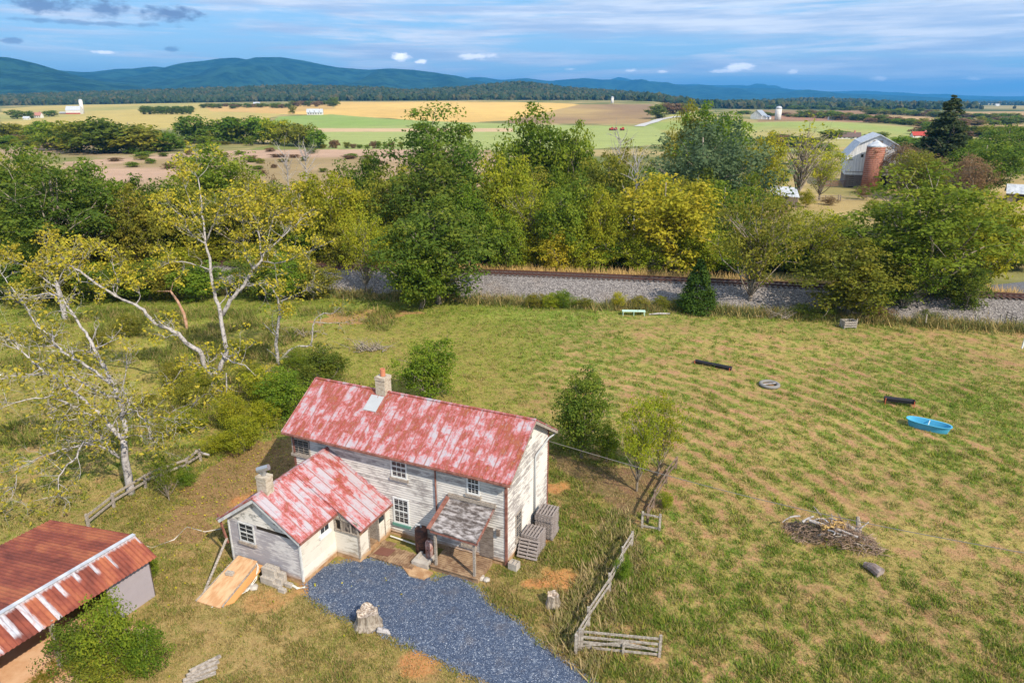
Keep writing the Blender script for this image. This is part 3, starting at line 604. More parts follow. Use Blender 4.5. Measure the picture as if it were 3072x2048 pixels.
def woods(xs, ys, size, name, seed):
    rg = np.random.RandomState(seed); n = len(xs); z = hgt(xs, ys); s = size*(.45+.9*rg.rand(n)**1.4)
    V = IV[None]*(1+.8*(rg.rand(n, len(IV), 1)-.5)); V = V*s[:, None, None]*np.array([1, 1, 1.15]); V = V+np.stack([xs, ys, z+s*.7], 1)[:, None]
    F = IF[None]+(np.arange(n)*len(IV))[:, None, None]; rv = np.repeat(rg.rand(n)**1.3, len(IF))
    rv = np.clip(rv*.75+.35*rg.rand(len(rv)), 0, 1)
    return tag(mesh_np(name, V.reshape(-1, 3), F.reshape(-1, 3), LM['far'], attrs={'rv': ('FACE', 'FLOAT', rv)}), 'far-off dark green wood covering the hills below the mountains', 'wood', None, 'stuff')
rg = np.random.RandomState(3); px = rg.uniform(-150, 2000, 20000); Yw = 1980+1500*rg.rand(20000)**1.1
k_ = Yw > 2000+60*fbm(px, Yw, .01, 3, 2); woods(((px-CX)/2221*Yw)[k_], Yw[k_], 7.5, 'distant_wood', 4)
N_ = 11000; px = rg.uniform(1900, 3300, N_); Yw = 1700*(6500/1700)**rg.rand(N_); xw = (px-CX)/2221*Yw
k_ = (fbm(xw, Yw, .0015, 4, 7) < .50+.12*rg.rand(N_)-.04) | ((np.abs(px-2450) < 220) & (np.abs(Yw-3400) < 450)); woods(xw[k_], Yw[k_], 7.5, 'distant_wood', 5)

# ------------------------------------------------------------------ far buildings
def plain(name, c, rough=.8, spec=.25, metal=0, v=.12):
    return mat(name, lambda t: (t.mix(t.noise(t.coord(), 2.5, 5, .65), tuple(q*(1-v) for q in c), tuple(min(1, q*(1+v)) for q in c))), rough, spec, metal=metal)
M_white = two('white_painted_boards', (.50, .50, .48), (.70, .69, .66), 1.5, (1, 1, .3))
M_tin = two('pale_metal_roofing', (.33, .36, .41), (.52, .55, .60), 1.2, (1, 1, 1), rough=.5, spec=.4)
M_glass = mat('dark_window_glass', lambda t: (.022, .027, .035), .12, .5)
M_redroof = plain('faded_red_roof', (.42, .20, .16)); M_darkroof = plain('dark_shingle_roof', (.12, .085, .08)); M_conc = two('silo_concrete', (.55, .53, .50), (.76, .74, .70), 1.0, (1, 1, 2))
M_oldwood = two('old_grey_boards', (.13, .10, .085), (.26, .22, .19), 3, (1, 1, 5)); M_dkint = plain('dark_opening', (.03, .025, .02)); M_red = plain('red_paint', (.35, .05, .04))
def gable(o, w, d, e, h, mw, mr, z0=0, ov=.4, wall='wall', roof='roof', cx=0, cy=0):
    m = MB(); hw, hd = w/2, d/2
    for s_ in (-1, 1):
        m.add([(cx-hw, cy+s_*hd, z0), (cx+hw, cy+s_*hd, z0), (cx+hw, cy+s_*hd, e), (cx-hw, cy+s_*hd, e)], [(0, 1, 2, 3)])
        m.add([(cx+s_*hw, cy-hd, z0), (cx+s_*hw, cy+hd, z0), (cx+s_*hw, cy+hd, e), (cx+s_*hw, cy, h), (cx+s_*hw, cy-hd, e)], [(0, 1, 2, 3, 4)])
    m.build(wall, mw, o); m = MB(); sl_ = (h-e)/hd
    for s_ in (-1, 1):
        a = [(cx-hw-ov, cy+s_*(hd+ov), e-sl_*ov+.02), (cx+hw+ov, cy+s_*(hd+ov), e-sl_*ov+.02), (cx+hw+ov, cy, h+.02), (cx-hw-ov, cy, h+.02)]; m.hexa(a, [(p[0], p[1], p[2]+.12) for p in a])
    return m.build(roof, mr, o)
def wins(o, spots, w, h, axis='y', m=None):     # window with a frame, glass as its sub-part
    for (x, y, z, s_) in spots:
        fr = MB(); gl = MB()
        if axis == 'y': fr.box(x-w/2-.1, x+w/2+.1, y, y+s_*.06, z-.1, z+h+.1); gl.box(x-w/2, x+w/2, y+s_*.055, y+s_*.075, z, z+h)
        else: fr.box(x, x+s_*.06, y-w/2-.1, y+w/2+.1, z-.1, z+h+.1); gl.box(x+s_*.055, x+s_*.075, y-w/2, y+w/2, z, z+h)
        f = fr.build('window', M_white, o); gl.build('pane', m or M_glass, f)
def bld(name, dx, dy, rz, label, cat='house', Y=None):
    x, y = gt(dx, dy) if Y is None else (atY(dx, dy, Y)[0], Y)
    return empty(name, (x, y, float(hgt(x, y))), math.radians(rz), label, cat), y
def silo(dx, base, top, wpx, label, mt, capm, name='silo'):
    x, y = gt(dx, base); P = atY(dx, top, y); z0 = float(hgt(x, y)); h = P[2]-z0; r = wpx/2*K*y/2221
    o = empty(name, (x, y, z0), 0, label, 'silo'); m = MB(); m.lathe([(r, -.5), (r, h-r*.8)], n=24); m.build('cylinder_wall', mt, o, True)
    m = MB(); m.lathe([(r*1.03, h-r*.8), (r*.95, h-r*.45), (r*.7, h-r*.15), (r*.3, h), (.05, h)], n=24); m.build('dome', capm, o, True)
    m = MB()
    for i in range(1, 9): m.lathe([(r+.01, h*.1*i-.12), (r+.09, h*.1*i-.1), (r+.09, h*.1*i+.1), (r+.01, h*.1*i+.12)], n=24)
    m.build('hoop', M_tin, o)
silo(190, 261, 228, 8, 'white silo with a domed top beside the far white barn on the left', M_conc, M_tin)
silo(1406, 238, 222, 6.5, 'lone white silo on the golden hill in the middle', M_conc, M_tin)
silo(1786, 276, 244, 14, 'pale concrete silo right of the white barn on the green hill', M_conc, M_tin)
o, y = bld('barn', 172, 262, 4, 'white barn with a red base left of the far white silo', 'barn'); s_ = y/2221*K
gable(o, 32*s_, 14*s_, 9*s_, 17*s_, M_white, M_tin); m = MB().box(-16.2*s_, 16.2*s_, -7.2*s_, -7.02*s_, 0, 2.6*s_); m.build('base_band', M_red, o)
gable(o, 14*s_, 9*s_, 3*s_, 4.5*s_, M_oldwood, M_tin, cx=-24*s_, cy=-2*s_, wall='lean_to_wall', roof='lean_to_roof')
def farmhouse_far(dx, dy, rz, w, d, e, h, mr, label, mw=None, chim=True, nwin=4, dorm=0):
    o, y = bld('farmhouse', dx, dy, rz, label); s_ = y/2221*K; gable(o, w*s_, d*s_, e*s_, h*s_, mw or M_white, mr)
    sp = [((-.4+.8*i/(nwin-1))*w*s_, -d/2*s_, e*s_*.3, -1) for i in range(nwin)]; wins(o, sp, w*s_*.07, e*s_*.4)
    for i in range(dorm):
        x = (-.3+.3*i)*w*s_; m = MB(); m.box(x-1, x+1, -d*.45*s_, -d*.1*s_, e*s_, e*s_+1.9); dm = m.build('dormer', M_white, o); m = MB(); m.box(x-.5, x+.5, -d*.45*s_-.05, -d*.45*s_-.01, e*s_+.5, e*s_+1.5); m.build('pane', M_glass, dm)
    if chim: m = MB(); m.box(w*.3*s_-.4, w*.3*s_+.4, -.4, .4, e*s_, h*s_+1.2); m.build('chimney', M_redroof, o)
farmhouse_far(88, 271, -12, 22, 9, 6, 12, M_redroof, 'white farmhouse with a pinkish red roof on the far left')
farmhouse_far(62, 275, 0, 14, 6, 4, 7, M_tin, 'small white shed left of the pinkish-roofed farmhouse', chim=False, nwin=2)
farmhouse_far(340, 229, 2, 26, 7, 3.2, 6, M_redroof, 'low pale ranch house below the long wood')
farmhouse_far(590, 241, 0, 14, 6, 3, 6, M_tin, 'tiny white cottage at the foot of the long wood', nwin=2)
farmhouse_far(724, 264, 2, 36, 10, 6, 13, M_tin, 'long white house with a grey roof and three dormers on the tan hill', nwin=6, dorm=3)
farmhouse_far(1911, 276, 0, 18, 8, 6, 9, M_darkroof, 'small white two-storey house beyond the pale concrete silo', nwin=3)
farmhouse_far(1942, 319, -2, 64, 12, 6, 14, M_darkroof, 'long white farmhouse with a dark brown roof on the green field', nwin=6)
farmhouse_far(2112, 316, 4, 40, 12, 6, 13, M_red, 'red-roofed farm building half hidden behind trees on the right', nwin=3)
for dx, dy, lb in [(1600, 243, 'tiny white house among trees right of the middle hill'), (1822, 246, 'tiny white house in the dark trees of the far valley'), (2290, 244, 'tiny white house near the horizon at the far right'), (2180, 244, 'tiny pale house near the horizon right of the spruce top'), (1968, 243, 'tiny pale house before the dark wooded mound')]:
    farmhouse_far(dx, dy, 0, 9, 4, 3, 5, M_tin, lb, nwin=2, chim=False)
o, y = bld('barn', 1742, 274, 52, 'white barn with a light metal roof on the green hill', 'barn'); s_ = y/2221*K
M_tin2 = plain('grey_blue_roofing', (.26, .30, .36)); gable(o, 34*s_, 26*s_, 9*s_, 20*s_, M_white, M_tin2); gable(o, 30*s_, 12*s_, 5*s_, 8*s_, M_white, M_tin2, cy=-18*s_, wall='lean_to_wall', roof='lean_to_roof')
for dx, lb in [(1404, 'leftmost red hay machine on the green valley field'), (1413, 'middle red hay machine on the green valley field'), (1429, 'rightmost and largest red hay machine on the green valley field')]:
    x, y = gt(dx, 300); m = MB(); m.box(-1.4, 1.4, -1, 1, .6, 1.9); m.box(-2.2, -1.2, -.2, .2, .8, 1.1); m.box(.2, 1.2, -.7, .7, 1.9, 2.6)
    o = empty('hay_machine', (x, y, float(hgt(x, y))), .3, lb, 'farm machine'); m.build('body', M_red, o)
    for sx in (-.9, .9):
        for sy in (-1.1, 1.1): w_ = MB(); w_.tube([(sx, sy-.15, .6), (sx, sy+.15, .6)], .6, 12); w_.build('wheel', M_dkint, o)
# farm lane
L_ = [gt(*q) for q in [(1468, 291), (1480, 286), (1500, 281), (1512, 276), (1530, 272), (1560, 268)]]; m = MB()
for a, b in zip(L_, L_[1:]):
    n_ = Vector((b[1]-a[1], a[0]-b[0], 0)).normalized()*5; q = [(a[0]-n_.x, a[1]-n_.y), (a[0]+n_.x, a[1]+n_.y), (b[0]+n_.x, b[1]+n_.y), (b[0]-n_.x, b[1]-n_.y)]
    m.add([(p[0], p[1], float(hgt(*p))+.35) for p in q], [(0, 1, 2, 3)])
tag(m.build('farm_lane', plain('pale_gravel_lane', (.45, .44, .43))), kind='structure')

# ------------------------------------------------------------------ big gambrel barn and its brick silo (200 m away)
bx, by = gt(1998, 432); SC = by/2221*K         # metres per displayed pixel there
bo = empty('gambrel_barn', (bx+2*SC*0, by, float(hgt(bx, by))), math.radians(-20), 'large white gambrel-roofed barn with a dark board base', 'barn')
def w2(dx): return (dx-1998)*SC
def zz(dy): return atY(1998, dy, by)[2]-float(hgt(bx, by))
prof = [(w2(1938), zz(403)), (w2(1938), zz(362)), (w2(1963), zz(330)), (w2(2002), zz(311)), (w2(2042), zz(333)), (w2(2066), zz(368)), (w2(2066), zz(403))]
DP = 17.0; m = MB(); n_ = len(prof)
m.add([(x, 0, z) for x, z in prof]+[(x, DP, z) for x, z in prof], [tuple(range(n_))[::-1], tuple(range(n_, 2*n_)), (0, n_, n_+1, 1), (5, 5+n_, 6+n_, 6)])
M_barnw = two('whitewashed_barn_boards', (.50, .52, .56), (.74, .75, .77), .9, (3, 3, .4)); m.build('wall', M_barnw, bo)
m = MB()
for a, b in zip(prof[1:6], prof[2:6]):
    v = Vector((b[0]-a[0], 0, b[1]-a[1])).normalized()*.5; nn = Vector((-v.z, 0, v.x))*.4
    p = [(a[0]-v.x*(a is prof[1]), -.6, a[1]-v.z*(a is prof[1])), (b[0]+v.x*(b is prof[5]), -.6, b[1]+v.z*(b is prof[5])), (b[0]+v.x*(b is prof[5]), DP+.5, b[1]+v.z*(b is prof[5])), (a[0]-v.x*(a is prof[1]), DP+.5, a[1]-v.z*(a is prof[1]))]
    m.hexa([(q[0], q[1], q[2]+.03) for q in p], [(q[0]+nn.x, q[1], q[2]+nn.z+.03) for q in p])
m.build('roof', M_tin, bo)
m = MB(); b0 = zz(403); 
for x0, x1 in [(1942, 1950), (1962, 1994), (2032, 2040)]: m.box(w2(x0), w2(x1), .3, DP-.3, 0, b0)
for k in range(6): m.box(w2(1942), w2(2000), .18, .28, b0*(.1+.15*k), b0*(.1+.15*k)+b0*.11)
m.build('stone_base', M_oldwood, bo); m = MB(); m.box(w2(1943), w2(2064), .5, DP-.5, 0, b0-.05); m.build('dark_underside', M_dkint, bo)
m = MB()
for x in (1941, 1962, 1990, 2040, 2062): m.box(w2(x)-.15, w2(x)+.15, .0, .28, 0, b0)
m.build('post', M_oldwood, bo)
m = MB(); m.box(w2(1968), w2(1973), -.05, -.01, zz(362), zz(355)); m.build('window', M_dkint, bo)
m = MB(); m.box(w2(2034), w2(2041), -.05, -.01, zz(402), zz(388)); m.build('door', M_oldwood, bo)
m = MB(); m.box(w2(1990), w2(2010), -.1, -.02, zz(336), zz(323)); m.build('loft_opening', M_oldwood, bo)
m = MB(); m.box(w2(1980), w2(1984), .05, .16, zz(411), zz(404)); m.build('window', M_white, bo)
m = MB(); m.box(w2(1938), w2(2066), -.12, -.02, zz(396), zz(395)); m.box(w2(1938), w2(1953), -.12, -.02, zz(369), zz(368)); m.build('trim_board', M_oldwood, bo)
sx, sy = gt(2013, 432)
def brick_fn(t):
    p = t.sep(t.coord()); a = t.math('MULTIPLY', t.math('ARCTAN2', p[1], p[0]), 7.0); rowi = t.math('FLOOR', t.math('MULTIPLY', p[2], 1.9))
    a = t.math('ADD', a, t.math('MULTIPLY', rowi, .5)); fx = t.math('FRACT', a); fz = t.math('FRACT', t.math('MULTIPLY', p[2], 1.9))
    e = t.math('MINIMUM', t.math('MINIMUM', fx, t.math('SUBTRACT', 1, fx)), t.math('MINIMUM', fz, t.math('SUBTRACT', 1, fz)))
    br = t.mix(t.white(t.comb(t.math('FLOOR', a), rowi, 0)), (.17, .045, .025), (.27, .085, .045))
    return t.mix(t.step(e, .02, .08), (.44, .32, .26), br)
M_tile = mat('clay_tile_blocks', brick_fn, .7, .2)
Ps = atY(2013, 337, sy-3); hs = Ps[2]-float(hgt(sx, sy)); rsil = 19.5*SC
o = empty('brick_silo', (Ps[0], sy-3, float(hgt(sx, sy))), 0, 'round red brick silo standing in front of the gambrel barn', 'silo')
m = MB(); m.lathe([(rsil*1.05, -.3), (rsil, hs*.3), (rsil*1.02, hs)], n=40); m.build('brick_wall', M_tile, o, True)
m = MB(); m.lathe([(rsil*1.04, hs+.02), (rsil*1.02, hs+.25), (.4, hs+1.5), (.1, hs+1.6)], n=24); m.build('cap', M_tin, o)
def shed_roofed(name, dx, dy, rz, w, d, e, h, label, mr=None, mw=None, Y=None):
    o, y = bld(name, dx, dy, rz, label, 'shed', Y); s_ = y/2221*K; gable(o, w*s_, d*s_, e*s_, h*s_, mw or M_oldwood, mr or M_tin, ov=.5)
    m = MB(); m.box(-w*.2*s_, w*.1*s_, -d/2*s_-.05, -d/2*s_-.01, 0, e*s_*.8); m.build('door', M_dkint, o)
shed_roofed('metal_roofed_shed', 2150, 432, -24, 95, 62, 26, 44, 'long shed with a pale grey metal roof right of the brick silo', Y=190)
shed_roofed('metal_roofed_shed', 2352, 430, -30, 60, 50, 22, 38, 'shed with a greyish roof at the right edge of the picture', Y=170)
# little tin-roofed hut
hx, hy = gt(1798, 478); o = empty('tin_roofed_hut', (hx, hy, 0), math.radians(-18), 'small open hut with a bright tin roof among the trees', 'shed')
m = MB(); zt = atY(1798, 445, hy)[2]; sc_ = hy/2221*K; wv = 33*sc_
a = [(-wv, -2.2, zt-.1), (wv, -2.2, zt-.5), (wv*.8, 2.5, zt+1.1), (-wv, 2.5, zt+1.4)]; m.hexa(a, [(p[0], p[1], p[2]+.08) for p in a]); m.build('roof', M_tin, o)
for x in (-wv+.3, 0, wv-.5): m = MB(); m.box(x-.1, x+.1, -2, -1.8, 0, zt-.4); m.build('post', M_oldwood, o); m = MB(); m.box(x-.1, x+.1, 2, 2.2, 0, zt+.9); m.build('post', M_oldwood, o)
m = MB(); m.box(-wv+.2, wv-.5, 1.8, 1.95, 0, zt*.85); m.build('back_wall', M_oldwood, o)
# board fences near the barn
def rail_fence(pts, h, nr, label, mt, name='rail_fence', sp=3.0, group=None, w=.12):
    pts = [Vector((p[0], p[1], float(hgt(p[0], p[1])))) for p in pts]; o = empty(name, pts[0], 0, label, 'fence', group)
    for a, b in zip(pts, pts[1:]):
        n = max(1, int((b-a).length/sp)); d = (b-a)/n
        for i in range(n+1):
            if i == 0 and a is not pts[0]: continue
            q = a+d*i-pts[0]; hh = h*(1+.12*trng.uniform(-1, 1)); m = MB(); m.beam((q.x, q.y, q.z-.1), (q.x+trng.uniform(-.06, .06), q.y+trng.uniform(-.06, .06), q.z+hh), w*1.3, w*1.3); m.build('post', mt, o)
        for k in range(nr):
            z = h*(.3+.62*k/max(1, nr-1)) if nr > 1 else h*.85
            for i in range(n):
                p = a+d*i-pts[0]; q = a+d*(i+1)-pts[0]; m = MB(); m.beam((p.x, p.y, p.z+z+trng.uniform(-.05, .05)), (q.x, q.y, q.z+z+trng.uniform(-.05, .05)), .05, w*1.1); m.build('rail', mt, o)
    return o
rail_fence([gt(1890, 432), gt(1944, 430)], 1.9, 4, 'dark red board fence left of the barn base', M_red if False else plain('reddish_boards', (.22, .10, .07)), sp=4)
rail_fence([gt(1860, 464), gt(1895, 462), gt(1925, 462), gt(1930, 460)], 1.4, 3, 'grey board fence in front of the barn yard', M_oldwood, sp=4)
rail_fence([gt(1930, 463), gt(1990, 461), gt(2060, 464)], 1.2, 2, 'thin wire-like fence right of the board fence in the barn yard', M_oldwood, sp=5, w=.07)

# ------------------------------------------------------------------ railway
RY = lambda x: 88.35-.17*x-.0006*(x-5)**2
EH = 1.75; xs = np.arange(-75, 130, 1.0); m = MB(); P0 = []
for x in xs:
    y = RY(x); pr = [(-6.6, -.1), (-1.9, EH-.1), (-1.5, EH), (1.9, EH), (2.4, EH-.1), (7, -.1)]
    jit = .35*(vnoise(np.array([x*.5]), np.array([3.3]))[0]-.5)
    P0.append([(x, y+a+(jit if z < 0 else 0), z) for a, z in pr])
n = len(pr); m.add([p for L in P0 for p in L], [(i*n+k, (i+1)*n+k, (i+1)*n+k+1, i*n+k+1) for i in range(len(xs)-1) for k in range(n-1)])
def ballast_fn(t):
    p = t.coord(); c = t.vor(p, 8.5); s_ = t.sep(c); big = t.noise(p, .25, 4, .6)
    v = t.ramp(s_[0], [(0, (.07, .063, .062)), (.35, (.145, .132, .128)), (.7, (.22, .20, .192)), (1, (.33, .305, .29))])
    return t.mix(t.math('MULTIPLY', t.step(big, .5, .75), .5), v, (.20, .16, .13)), t.vor(p, 8.5, 'Distance')
M_ballast = mat('grey_ballast_stones', ballast_fn, .9, .2, bump=.8, bdist=.07)
tag(m.build('railway_embankment', M_ballast), kind='structure')
M_rail = plain('rusty_rail_steel', (.085, .04, .032), .5, .4, v=.3); M_tie = plain('weathered_sleepers', (.095, .07, .06), v=.35)
trk = empty('railway_track', (0, RY(0), EH), 0, 'single railway track on dark sleepers along the gravel bank', 'railway track')
for s_ in (-.72, .72):
    m = MB()
    pts = [(x, RY(x)+s_-RY(0), .24) for x in np.arange(-75, 129, 3.0)]
    for a, b in zip(pts, pts[1:]): m.beam(a, b, .11, .22)
    m.build('rail', M_rail, trk)
allx = list(np.arange(-72, 127, .62)); near_ = sorted(allx, key=lambda x: abs(x-8))[:99]; rest = MB()
for x in allx:
    mm = Matrix.Translation((x, RY(x)-RY(0), 0)) @ Matrix.Rotation(-.17-.0012*(x-5), 4, 'Z')
    if x in near_: q = MB(); q.box(-.13, .13, -1.35, 1.35, .01, .13, mm); q.build('sleeper', M_tie, trk)
    else: rest.box(-.13, .13, -1.35, 1.35, .01, .13, mm)
tag(rest.build('sleepers', M_tie, trk), kind='stuff')
# dark gravel crossing at the right edge
m = MB(); q = [g(2180, 668), g(2352, 648), g(2450, 645), g(2450, 712), g(2352, 706), g(2250, 700)]; m.add([(p[0], p[1], float(hgt(p[0], p[1]))+.12) for p in q], [tuple(range(6))])
tag(m.build('gravel_track', two('dark_crushed_stone', (.07, .075, .09), (.17, .17, .19), 6)), kind='structure')
# ------------------------------------------------------------------ farmhouse (local frame: x along the long front wall, y to the back, origin at its right front corner)
HA = -math.atan2(994, 2221); O3 = ((-0.295), 30.671)
H_ = empty('farmhouse', (O3[0], O3[1], 0), HA, 'old two-storey clapboard farmhouse with peeling white paint and a rusty red metal roof', 'house')
def wl(x, y):                       # house frame -> place
    c, s = math.cos(HA), math.sin(HA); return (O3[0]+x*c-y*s, O3[1]+x*s+y*c)
def clap_fn(hi, grey, thr, rbk=.16):
    def fn(t):
        p = t.coord(); s_ = t.sep(p); bd = t.math('FLOOR', t.math('MULTIPLY_ADD', s_[2], 1/.145, -.3/.145))
        rb = t.white(t.comb(bd, 0, 0)); st = t.noise(t.comb(t.math('MULTIPLY', s_[0], 1.0), t.math('MULTIPLY', s_[1], 1.0), t.math('MULTIPLY', s_[2], 9)), 1.6, 8, .75)
        big = t.noise(p, .45, 4, .6); f = t.math('ADD', t.math('ADD', st, t.math('MULTIPLY_ADD', big, .9, -.45)), t.math('MULTIPLY_ADD', rb, rbk, -rbk/2))
        f = t.math('ADD', f, t.math('MULTIPLY', t.step(s_[2], 1.2, .1), -.10))
        wood = t.mix(t.noise(t.map(p, (1, 1, 12)), 3, 5, .7), tuple(q*.62 for q in grey), grey)
        paint = t.mix(t.noise(p, 2.0, 4), tuple(q*.86 for q in hi), hi)
        c = t.mix(t.step(f, thr-.07, thr+.09), wood, paint)
        ge = t.math('FRACT', t.math('MULTIPLY_ADD', s_[2], 1/.145, -.3/.145)); c = t.mix(t.math('MULTIPLY', t.step(ge, .16, .03), 0 if rbk < .1 else .55), c, (.10, .085, .075))  # dark line along each board's lower edge: gap grime plus painted lap shadow
        rust = t.step(t.noise(t.map(p, (1, 1, .5), (7, 7, 0)), .8, 5, .7), .62, .8)
        c = t.mix(t.math('MULTIPLY', rust, .28), c, (.22, .12, .07))
        mud = t.math('MULTIPLY', t.step(t.math('ADD', s_[2], t.math('MULTIPLY', st, .5)), .85, .45), .75)
        return t.mix(mud, c, (.40, .22, .10)), f
    return fn
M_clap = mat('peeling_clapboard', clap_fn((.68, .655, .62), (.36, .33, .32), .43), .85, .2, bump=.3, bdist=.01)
M_clapg = mat('grey_weathered_boards', clap_fn((.62, .61, .62), (.40, .385, .42), .52, .02), .85, .2, bump=.3, bdist=.01)
M_cream = mat('cream_painted_wall', clap_fn((.68, .64, .57), (.42, .37, .30), .36, .03), .8, .2, bump=.2, bdist=.01)
def roof_fn(axis, off, bias, seamed=.62):
    def fn(t):
        p = t.coord(); s_ = t.sep(p); a = s_[axis]; b = s_[1-axis]
        pi = t.math('FLOOR', t.math('MULTIPLY_ADD', a, 1/seamed, off)); pr = t.white(t.comb(pi, 3.3, 0))
        tile = t.white(t.comb(pi, t.math('FLOOR', t.math('MULTIPLY_ADD', b, 1.05, t.math('MULTIPLY', pr, 3))), 1.7))
        st = (.35, 1.0) if axis == 1 else (1.0, .35)
        n1 = t.noise(t.map(p, (st[0], st[1], 1)), 2.4, 9, .72); n2 = t.noise(p, .55, 4, .6)
        nf = t.noise(t.map(p, (1, 1, 1), (3, 9, 2)), 9, 6, .75)
        f = t.math('ADD', t.math('ADD', t.math('MULTIPLY', n1, 1.25), t.math('MULTIPLY', n2, .55)), t.math('MULTIPLY_ADD', tile, .13, .065))
        f = t.math('ADD', f, t.math('MULTIPLY_ADD', nf, .35, -.175+bias))
        c = t.ramp(t.math('MULTIPLY', f, .62), [(.49, (.38, .35, .385)), (.545, (.40, .25, .275)), (.585, (.41, .14, .14)), (.63, (.32, .075, .065)), (.67, (.25, .06, .036)), (.74, (.31, .10, .04))])
        pale = t.step(t.noise(t.map(p, (st[0]*1.5, st[1]*1.5, 1), (31, 0, 0)), 5.5, 9, .8), .50, .64)
        c = t.mix(t.math('MULTIPLY', pale, .5), c, (.38, .30, .33))
        fa = t.math('FRACT', t.math('MULTIPLY_ADD', a, 1/seamed, off)); e = t.math('MINIMUM', fa, t.math('SUBTRACT', 1, fa))
        c = t.mix(t.math('MULTIPLY', t.step(e, .09, .03), .75), c, (.26, .075, .05))
        return c, nf
    return fn
M_roofm = mat('peeling_red_metal_roof', roof_fn(0, .2, -.06), .55, .35, bump=.15, bdist=.01)
M_roofe = mat('peeling_red_metal_annex_roof', roof_fn(1, .4, -.14), .55, .35, bump=.15, bdist=.01)
M_trimr = two('red_brown_trim', (.16, .06, .045), (.28, .13, .10), 4); M_trimw = two('chalky_white_trim', (.42, .44, .46), (.62, .63, .63), 3)
M_wood = two('weathered_grey_timber', (.20, .17, .145), (.42, .37, .32), 4, (2, 2, 6)); M_deck = two('worn_brown_deck', (.17, .10, .06), (.36, .25, .155), 2.5, (1, 1, 1), .35, .65)
M_found = two('ochre_foundation', (.32, .18, .09), (.50, .34, .20), 2); M_block = two('concrete_block', (.34, .31, .28), (.46, .42, .37), 3, bump=.03)
M_alu = plain('grey_metal_pipe', (.38, .40, .42), .45, .5); M_shiny = plain('galvanised_steel', (.42, .43, .45), .35, .5, metal=.7)
M_curt = plain('room_behind_glass', (.05, .05, .055)); M_winw = plain('white_window_paint', (.66, .68, .69), .6, v=.04)
def clapwall(m, a, b, z0, ztop, out, bh=.145, lap=.034):
    """boards from (a) to (b) in plan, ztop(t) gives the top height at t along the wall"""
    a = Vector((*a, 0)); b = Vector((*b, 0)); L = (b-a).length; n = 24; out = Vector((*out, 0)).normalized(); z = z0
    zmax = max(ztop(i/n) for i in range(n+1))
    while z < zmax-1e-3:
        zt = min(z+bh, zmax); ok = [i/48 for i in range(49) if ztop(i/48) > z]
        if len(ok) > 1:
            t0, t1 = ok[0], ok[-1]; ok2 = [q for q in ok if ztop(q) > zt-1e-6] or [(t0+t1)/2-1e-3, (t0+t1)/2+1e-3]; u0, u1 = ok2[0], ok2[-1]; zz_ = min(zt, max(ztop(.5), ztop(t0), ztop(t1)))
            p = [a+(b-a)*t0+out*lap+Vector((0, 0, z)), a+(b-a)*t1+out*lap+Vector((0, 0, z)), a+(b-a)*u1+Vector((0, 0, zz_)), a+(b-a)*u0+Vector((0, 0, zz_))]
            q = [a+(b-a)*t0+Vector((0, 0, z)), a+(b-a)*t1+Vector((0, 0, z))]
            m.add([*map(tuple, p), *map(tuple, q)], [(0, 1, 2, 3), (4, 5, 1, 0)])
        z += bh
HL, HW_, HE, HR = 13.4, 5.7, 5.42, 7.2
ZB = .30
m = MB()
clapwall(m, (-HL, 0), (0, 0), ZB, lambda t: HE, (0, -1)); clapwall(m, (0, HW_), (-HL, HW_), ZB, lambda t: HE, (0, 1))
gz = lambda t: HE+(HR-.08-HE)*(1-abs(2*t-1))
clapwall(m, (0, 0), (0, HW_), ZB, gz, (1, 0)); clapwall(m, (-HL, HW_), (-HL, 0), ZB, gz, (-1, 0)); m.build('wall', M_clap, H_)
m = MB(); m.box(-HL+.04, -.04, .04, HW_-.04, -.3, ZB+.02); m.build('foundation', M_found, H_)
# roof with standing seams
def slope_roof(name, mt, e0, e1, r0, r1, th=.05, seam=.62, off=0.0, parent=None):
    """quad e0-e1 (eave) r0-r1 (ridge)"""
    e0, e1, r0, r1 = map(Vector, (e0, e1, r0, r1)); nn = (e1-e0).cross(r0-e0).normalized(); nn = nn if nn.z > 0 else -nn
    m = MB(); m.hexa([e0, e1, r1, r0], [p+nn*th for p in (e0, e1, r1, r0)]); L = (e1-e0).length; k = off
    while k < L:
        t = k/L; p = e0+(e1-e0)*t+nn*(th+.012); q = r0+(r1-r0)*t+nn*(th+.012); m.beam(p, q, .028, .034, nn); k += seam
    for t in (0, 1):
        p = e0+(e1-e0)*t+nn*(th+.012); q = r0+(r1-r0)*t+nn*(th+.012); m.beam(p, q, .05, .045, nn)
    return m.build(name, mt, parent)
sl_ = (HR-HE)/(HW_/2); ov = .42; RF = slope_roof('roof', M_roofm, (-HL-.42, -ov, HE-sl_*ov), (.42, -ov, HE-sl_*ov), (-HL-.42, HW_/2, HR+.02), (.42, HW_/2, HR+.02), off=.35, parent=H_)
RB = slope_roof('roof', M_roofm, (.42, HW_+ov, HE-sl_*ov), (-HL-.42, HW_+ov, HE-sl_*ov), (.42, HW_/2, HR+.02), (-HL-.42, HW_/2, HR+.02), off=.35, parent=H_)
m = MB(); m.beam((-HL-.42, HW_/2, HR+.09), (.42, HW_/2, HR+.09), .16, .05); m.build('ridge_cap', M_roofm, H_)
m = MB(); z = HE-sl_*ov
m.beam((-HL-.4, -ov-.05, z-.02), (.42, -ov-.05, z-.04), .11, .10); m.build('gutter', M_trimr, H_)
m = MB(); m.box(-HL-.3, .3, -ov+.03, -.03, z-.06, z-.02); m.build('soffit', M_trimr, H_)
m = MB()
for s_ in (-1, 1):
    for X_ in (.40, -HL-.40):
        m.beam((X_, HW_/2+s_*(HW_/2+ov), z-.06), (X_, HW_/2, HR-.06), .04, .16)
m.beam((.44, HW_+ov, z-.05), (-HL-.4, HW_+ov, z-.05), .08, .12); m.build('barge_board', M_wood, H_)
